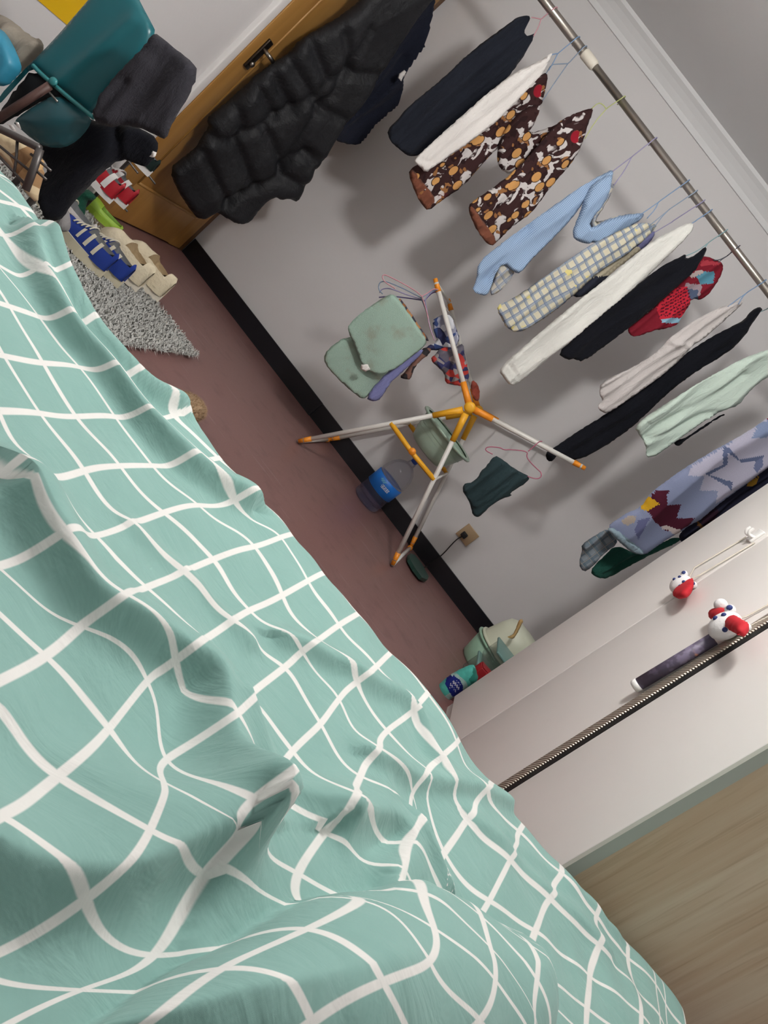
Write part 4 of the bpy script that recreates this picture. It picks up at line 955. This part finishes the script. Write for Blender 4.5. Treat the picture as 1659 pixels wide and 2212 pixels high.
# ================================================================== shoes, rug and clutter on the left
m_rug = plain('grey_shag', (190, 190, 186), .95, var=.15)
rug = empty('shag_rug', (-1.37, 2.3, 0), 'grey shaggy rug on the floor beside the bed', 'rug')
rx0, rx1, ry0, ry1 = -1.79, -.985, 1.75, 2.93
mk('backing', rbox(((rx0+rx1)/2, (ry0+ry1)/2, .006), (rx1-rx0, ry1-ry0, .012), .004), m_rug, rug)
V = []; Fc = []
for i in range(15000):
    x, y = rng.uniform(rx0, rx1+.01), rng.uniform(ry0, ry1+.012)
    a = rng.normal(.5, 1.2); l = rng.uniform(.018, .042); h = rng.uniform(.010, .026); w = rng.uniform(.002, .004)
    d = np.array([math.cos(a), math.sin(a), 0]); s_ = np.array([-d[1], d[0], 0]); p = np.array([x, y, .010])
    n_ = len(V); V += [p-s_*w, p+s_*w, p+d*l*.5+s_*w*.8+np.array([0, 0, h]), p+d*l*.5-s_*w*.8+np.array([0, 0, h]), p+d*l+np.array([0, 0, h*.55])]
    Fc += [[n_, n_+1, n_+2, n_+3], [n_+3, n_+2, n_+4]]
mk('pile', (V, Fc), m_rug, rug, kind='stuff', smooth=False)
ZR = .026
def shoe(name, heel, phi, Ln, Wd, Hc, mats, label, cat, patches=(), laces=None, sole=.028, group=None, open_=(.05, .44), toe_h=.52, fluffy=0, tilt=0):
    heel = np.array(heel, float); dr = np.array([math.cos(phi), math.sin(phi), 0]); sd = np.array([-math.sin(phi), math.cos(phi), 0]); up = np.array([0, 0, 1.])
    root = empty(name, tuple(heel+dr*Ln/2), label, cat, group)
    nt, na = 22, 16
    def wid(t): return Wd*(.30+.20*math.sin(min(1, t*1.15)*math.pi*.85)+.0)*min(1, math.sqrt(max(0, t+.01)*9))*min(1, math.sqrt(max(0.004, (1.0-t)*6.5)))
    def hgt(t):
        a = Hc*(1-.06*math.sin(t*7)); b = Hc*toe_h
        s_ = min(1, max(0, (t-.36)/.34)); s_ = s_*s_*(3-2*s_)
        return (a*(1-s_)+b*s_)*min(1, math.sqrt(max(.03, (1.01-t)*4.5)))*min(1, .82+t*4)
    def pos(t, th, grow=0):
        w, h = wid(t)+grow, hgt(t)+grow
        c = math.cos(th); s_ = math.sin(th)
        cc = math.copysign(abs(c)**.75, c)
        p = heel+dr*(Ln*t)+sd*(w*cc)+up*(sole+h*s_**.85)
        if fluffy: p = p+up*fluffy*math.sin(t*60+th*9)*.5+sd*fluffy*math.sin(th*23+t*40)
        return p
    V = []
    for i in range(nt+1):
        for j in range(na+1): V.append(pos(i/nt, math.pi*j/na))
    upf = []; lnf = []; V2 = [v.copy() for v in V]
    for i in range(nt):
        for j in range(na):
            t = (i+.5)/nt; th = (j+.5)/na
            f = [i*(na+1)+j, i*(na+1)+j+1, (i+1)*(na+1)+j+1, (i+1)*(na+1)+j]
            if open_[0] < t < open_[1] and .28 < th < .72: lnf.append(f)
            else: upf.append(f)
    upf.append([j for j in range(na+1)]); upf.append([nt*(na+1)+j for j in range(na+1)][::-1])
    edge_v = set(i for f in upf for i in f)
    for i in set(k for f in lnf for k in f)-edge_v: V2[i] = V2[i]-up*Hc*.62
    mk('upper', (V, upf), mats['upper'], root)
    mk('lining', (V2, lnf), mats['lining'], root)
    out = []
    for i in range(24):
        a = 2*math.pi*i/24; t = .5-.5*math.cos(a) if True else 0
        w = wid(min(.985, max(.015, t)))*1.07+.004
        out.append((Ln*(t*1.03-.015), w*math.sin(a) if abs(math.sin(a)) > .05 else w*math.sin(a)))
    mk('sole', prism([(a, b) for a, b in out], 0, sole+.006, lambda a, b, d: heel+dr*a+sd*b+up*d), mats['sole'], root, smooth=False)
    for (t0, t1, a0, a1, m, nm) in patches:
        P = []; Q = []; n1, n2 = 6, 5
        for i in range(n1+1):
            for j in range(n2+1): P.append(pos(t0+(t1-t0)*i/n1, math.pi*(a0+(a1-a0)*j/n2), .0025))
        for i in range(n1):
            for j in range(n2): Q.append([i*(n2+1)+j, i*(n2+1)+j+1, (i+1)*(n2+1)+j+1, (i+1)*(n2+1)+j])
        mk(nm, (P, Q), m, root)
    if laces:
        for k in range(5):
            t = open_[1]+.03+.055*k
            mk('lace', tube([pos(t, math.pi*a, .005) for a in np.linspace(.30, .70, 7)], .003, 6), laces, root)
    if tilt:
        root.rotation_euler = (0, 0, tilt)
    return root
m_blue = fabric('royal_blue_suede', (40, 62, 142), .12); m_solec = plain('cream_rubber', (214, 206, 180), .6, var=.05)
m_greyl = plain('grey_lining', (112, 114, 116), .9); m_lace = plain('cream_lace', (216, 210, 190), .9); m_wh = plain('white_leather', (226, 224, 222), .5)
def hp(px, py, z): p = PZ(px, py, z); return (p[0], p[1], z)
BP = [(.20, .25, .05, .30, m_lace, 'stripe'), (.34, .39, .05, .30, m_lace, 'stripe'), (.48, .52, .06, .28, m_lace, 'stripe'), (.80, .99, .2, .8, m_greyl, 'toe_cap')]
shoe('blue_sneaker', hp(214, 600, ZR), math.pi+.10, .27, .095, .085, dict(upper=m_blue, lining=m_greyl, sole=m_solec), 'royal blue sneaker nearest the bed on the rug', 'shoe', BP, m_lace, .032, 'blue sneakers')
shoe('blue_sneaker', hp(252, 622, ZR), math.pi-.02, .27, .095, .085, dict(upper=m_blue, lining=m_greyl, sole=m_solec), 'royal blue sneaker with loose laces beside the cream slippers', 'shoe', BP, m_lace, .032, 'blue sneakers')
m_fl = plain('cream_fleece', (226, 214, 186), .95, bump=.8, bscale=90); m_tan = plain('tan_fleece', (168, 146, 112), .95, bump=.8, bscale=90)
shoe('fleece_slipper', hp(292, 630, ZR), math.pi+.02, .27, .118, .10, dict(upper=m_fl, lining=m_tan, sole=plain('white_foam', (230, 222, 206), .7)), 'cream fleece slipper next to the blue sneakers', 'slipper', fluffy=.0015, group='cream slippers', open_=(.12, .5), toe_h=.85)
shoe('fleece_slipper', hp(338, 652, ZR), math.pi+.02, .27, .118, .105, dict(upper=m_fl, lining=m_tan, sole=plain('white_foam', (230, 222, 206), .7)), 'cream fleece slipper standing at the rug edge', 'slipper', fluffy=.0015, group='cream slippers', open_=(.12, .5), toe_h=.85)
shoe('white_sneaker', hp(168, 535, ZR), math.pi+.1, .26, .095, .085, dict(upper=plain('white_mesh', (202, 196, 194), .8, bump=.5, bscale=160), lining=m_greyl, sole=m_solec), 'off-white sneaker tucked between bed and blue sneakers', 'shoe', (), m_lace)
m_lime = plain('lime_rubber', (166, 206, 72), .5)
shoe('lime_clog', hp(252, 508, .0), math.pi+.55, .25, .09, .03, dict(upper=m_lime, lining=plain('lime_dark', (120, 160, 50), .6), sole=m_lime), 'bright lime rubber slipper near the door', 'slipper', toe_h=1.4, sole=.02)
garment('green_bag', zc(0, 250, 5.184, [(850,900),(960,800),(1080,900),(1060,940),(960,960),(950,1100),(940,1170),(880,1150),(800,1080),(760,1010)]), 2.62, fabric('bottle_green', (24, 72, 56), .2), k=.2, T=.05, edge=.04, folds=(9,.008), label='dark green cloth bag on the floor behind black trousers', cat='bag')
garment('mesh_shoe', zc(0, 250, 5.184, [(740,1040),(770,1060),(800,1180),(790,1270),(740,1310),(640,1280),(600,1220),(650,1150)]), 2.42, fabric('light_grey_mesh', (150, 148, 148), .2), k=.2, T=.03, edge=.03, folds=(9,.004), label='pale grey mesh shoe standing behind the off-white sneaker', cat='shoe')
# shoe rack against the door
m_rk = plain('grey_rack_steel', (98, 94, 92), .4, .6)
rk = empty('shoe_rack', (-1.62, 2.85, 0), 'low grey wire shoe rack in front of the door', 'rack')
for yy_ in (2.78, 2.92):
    for zz_ in (.163, .325): mk('rail', tube([(-1.80, yy_, zz_), (-1.60, yy_, zz_)], .004, 6), m_rk, rk)
    mk('post', tube([(-1.80, yy_, 0), (-1.80, yy_, .34)], .008, 8), m_rk, rk)
    mk('post', tube([(-1.74, yy_, 0), (-1.74, yy_, .34)], .008, 8), m_rk, rk)
m_rd = plain('red_leather', (170, 22, 38), .5)
RPt = [(.16, .26, .03, .38, m_wh, 'side_panel'), (.66, .98, .25, .75, m_wh, 'toe_panel'), (.36, .46, .03, .36, m_wh, 'side_panel')]
a0 = PY(240, 425, 2.78); a1 = PY(263, 440, 2.87)
shoe('red_sneaker', (-1.578, 2.75, .168), math.pi+.05, .22, .085, .082, dict(upper=m_rd, lining=m_greyl, sole=m_wh), 'red and white sneaker nearer the camera on the shoe rack', 'shoe', RPt, m_wh, .022, 'red sneakers')
shoe('red_sneaker', (-1.592, 2.872, .168), math.pi+.05, .22, .085, .082, dict(upper=m_rd, lining=m_greyl, sole=m_wh), 'red and white sneaker nearer the door on the shoe rack', 'shoe', RPt, m_wh, .022, 'red sneakers')
shoe('dark_sneaker', (-1.61, 2.86, .330), math.pi+.05, .20, .085, .06, dict(upper=fabric('black_green_canvas', (26, 40, 38), .2), lining=m_greyl, sole=m_wh), 'dark sneaker with white sole on the upper rack rail', 'shoe', (), m_wh, .024)
# teal chair with clothes
m_teal = plain('teal_plastic', (28, 98, 106), .32, var=.05); m_tealL = plain('teal_plastic_light', (52, 134, 136), .3)
ch = empty('teal_chair', tuple(PY(120, 250, 2.0)*np.array([1,1,0])), 'glossy teal moulded chair heaped with black clothes near the door', 'chair')
CY = 2.0
garment('backrest', z1([(-20,730),(180,520),(400,300),(640,20),(760,-120),(960,-160),(1060,40),(1130,170),(1165,240),(1100,400),(960,560),(800,720),(690,880),(560,770),(420,655),(330,570),(250,495),(120,640),(-20,800)]), CY, m_teal, k=.25, T=.02, edge=.03, folds=(2,.001), creases=[(z1([(440,640),(700,420),(1000,160)]), .012, .008)], parent=ch, smooth=1, jit=0)
mk('rim', tube(smoothpts([PY(*q, CY-.035) for q in z1([(245,488),(330,575),(410,640),(520,735),(700,880)])], 2), [.004]*1+[.006]*30 if False else .006, 8), m_tealL, ch, label='light teal rim')
mk('rivet', lathe([(.001, 0), (.012, .002), (.010, .006), (.002, .008)], 14, PY(*z1([(400,610)])[0], CY-.045), (.2, -1, .2)), m_tealL, ch)
garment('seat_bucket', z1([(90,910),(250,790),(420,700),(560,790),(690,880),(660,960),(580,1050),(480,1105),(350,1100),(240,1040),(150,960)]), CY-.02, plain('teal_plastic_deep', (24, 74, 82), .4), k=.25, T=.05, edge=.08, folds=(2,.001), jit=0, parent=ch, creases=[(z1([(160,950),(330,1030),(500,1020),(640,950)]), .012, -.01)])
garment('seat_recess_shade', z1([(-20,860),(120,660),(250,505),(430,670),(680,880),(560,860),(380,720),(150,850),(-20,950)]), CY+.005, plain('black_recess_shade', (10, 14, 18), .8), k=.25, T=.006, edge=.02, folds=(2,0), parent=ch, label='black sheet painting the shade in the recess under the seat rim')  # flat black sheet stands in for the shade inside the recess
mk('armrest', tube([PY(*q, CY-.05) for q in z1([(-30,895),(370,640)])], .0115, 10), plain('walnut', (92, 66, 60), .5), ch, label='walnut brown bar')
mk('bracket', tube([PY(*q, CY-.06) for q in z1([(370,690),(430,760)])], .003, 8), m_chrome, ch, label='metal bracket')
cc_ = PY(100, 300, CY)
for sx_ in (-.10, -.02):
    for sy_ in (.14, .26): mk('leg', tube([(cc_[0]+sx_, CY+sy_+.03, .03), (cc_[0]+sx_*.8, CY+sy_+.02, .34)], .010, 8), m_rk, ch)
garment('charcoal_trousers', z1([(1150,235),(1230,300),(1320,375),(1445,465),(1474,530),(1450,640),(1360,800),(1280,930),(1240,1045),(1180,1020),(1060,960),(930,930),(800,960),(690,890),(700,800),(800,640),(950,470),(1080,350)]), 1.97, fabric('charcoal_twill', (50, 49, 55), .15), k=.25, T=.022, edge=.02, folds=(12,.008), creases=[(z1([(1100,500),(950,700),(820,900)]), .02, .012), (z1([(950,620),(760,850)]), .012, -.014)], label='charcoal trousers draped over the right side of the teal chair', cat='trousers')
swp = garment('black_sweatpants', z1([(640,880),(800,930),(930,920),(1060,960),(1180,1040),(1175,1130),(1140,1200),(1095,1245),(1040,1235),(900,1180),(760,1290),(640,1420),(540,1520),(480,1620),(400,1660),(340,1650),(285,1500),(290,1350),(370,1260),(300,1150),(260,1060),(450,1080),(580,1040)]), 2.12, fabric('black_sweat', (14, 16, 24), .2), k=.3, T=.035, edge=.03, folds=(7,.014), creases=[(z1([(880,1180),(900,1040),(860,930)]), .014, -.02)], label='black sweatpants sliding off the chair to the floor', cat='trousers')
garment('care_tag', z1([(1140,1125),(1172,1135),(1155,1180),(1122,1168)]), 2.03, f_white, k=.3, T=.002, edge=.004, sp=.005, folds=(2,0), smooth=0, parent=swp, label='small white tag')
# wire basket with beige things
bk = empty('wire_basket', tuple(PY(40, 360, 1.68)*np.array([1,1,0])), 'grey wire basket at the left edge beside the bed', 'basket')
YW = 1.68
mk('post', tube([PY(*q, YW) for q in z1([(300,1110),(255,1250),(190,1420)])], .010, 10), m_rk, bk)
mk('top_rail', tube(smoothpts([PY(*q, YW) for q in z1([(-40,945),(120,1020),(300,1110)])], 1), .009, 10), m_rk, bk)
for pl in ([(-40,1130),(200,1390)], [(-40,1060),(240,1290)], [(130,1040),(120,1200),(100,1320)], [(230,1150),(380,1275)], [(240,1250),(345,1340)]):
    mk('wire', tube([PY(*q, YW+.004) for q in z1(pl)], .0035, 6), m_rk, bk)
garment('liner', z1([(-40,960),(100,1010),(280,1130),(330,1210),(300,1380),(280,1530),(200,1440),(60,1240),(-40,1120)]), YW+.06, spotty('beige_brown_mix', [(150,116,80),(196,160,112),(70,56,48),(204,184,150)], 22), k=.1, T=.03, folds=(9,.008), parent=bk, label='beige and brown contents')
for pl in ([(50,925),(95,935),(130,985),(90,970)], [(110,905),(140,915),(160,965),(130,950)]):
    garment('paper_slip', z1(pl), YW+.03, f_white, k=.1, T=.002, edge=.004, sp=.006, folds=(2,0), parent=bk, smooth=0, jit=0, label='white paper slip')
garment('blue_box', z1([(-40,200),(20,225),(60,270),(110,360),(165,500),(130,560),(50,645),(-40,640)]), 1.93, plain('cerulean_plastic', (52, 140, 170), .4, var=.05), k=.2, T=.04, edge=.02, folds=(2,0), smooth=1, jit=0, label='cerulean blue plastic box behind the chair at the left edge', cat='box')
garment('plastic_bag', z1([(-40,90),(20,110),(70,145),(130,185),(200,250),(250,280),(300,290),(335,345),(290,420),(190,520),(120,560),(60,400),(-40,330)]), 2.0, fabric('grey_beige_crumple', (150, 142, 130), .35, 60), k=.2, T=.05, edge=.05, folds=(20,.014), label='crumpled grey-beige bag behind the blue box', cat='bag')
# yellow poster on the left wall
w0, w1 = PX(80, -4, XL-.011), PX(140, 52, XL-.011)
zb_ = (w0[2]+w1[2])/2
mk('yellow_poster', bbox(XL-.0118, XL-.0095, w0[1]-.02, w1[1]+.12, zb_, zb_+.42), plain('yellow_paper', (232, 186, 10), .5), smooth=False, label='plain yellow poster on the white left wall', cat='poster')
# furry slipper on the floor by the bed
fp = PZ(408, 884, .03)
fs = empty('furry_slipper', (fp[0], fp[1], 0), 'furry brown slipper half hidden by the bed edge', 'slipper')
m_fur = plain('brown_fur', (164, 138, 108), .95, var=.3)
mk('body', ellipsoid((fp[0], fp[1]-.035, .04), (.06, .10, .042), 20, 12), m_fur, fs)
V = []; Fc = []
for i in range(2600):
    d = rng.normal(size=3); d[2] = abs(d[2]); d /= np.linalg.norm(d); p = np.array([fp[0], fp[1]-.035, .04])+d*np.array([.055, .10, .034])
    e_ = d+rng.normal(size=3)*.5; e_ /= np.linalg.norm(e_); s_ = np.cross(e_, [.3, .2, .9]); s_ = s_/np.linalg.norm(s_)*.0012; n_ = len(V)
    V += [p-s_, p+s_, p+e_*.018]; Fc.append([n_, n_+1, n_+2])
mk('fur', (V, Fc), m_fur, fs, kind='stuff', smooth=False)
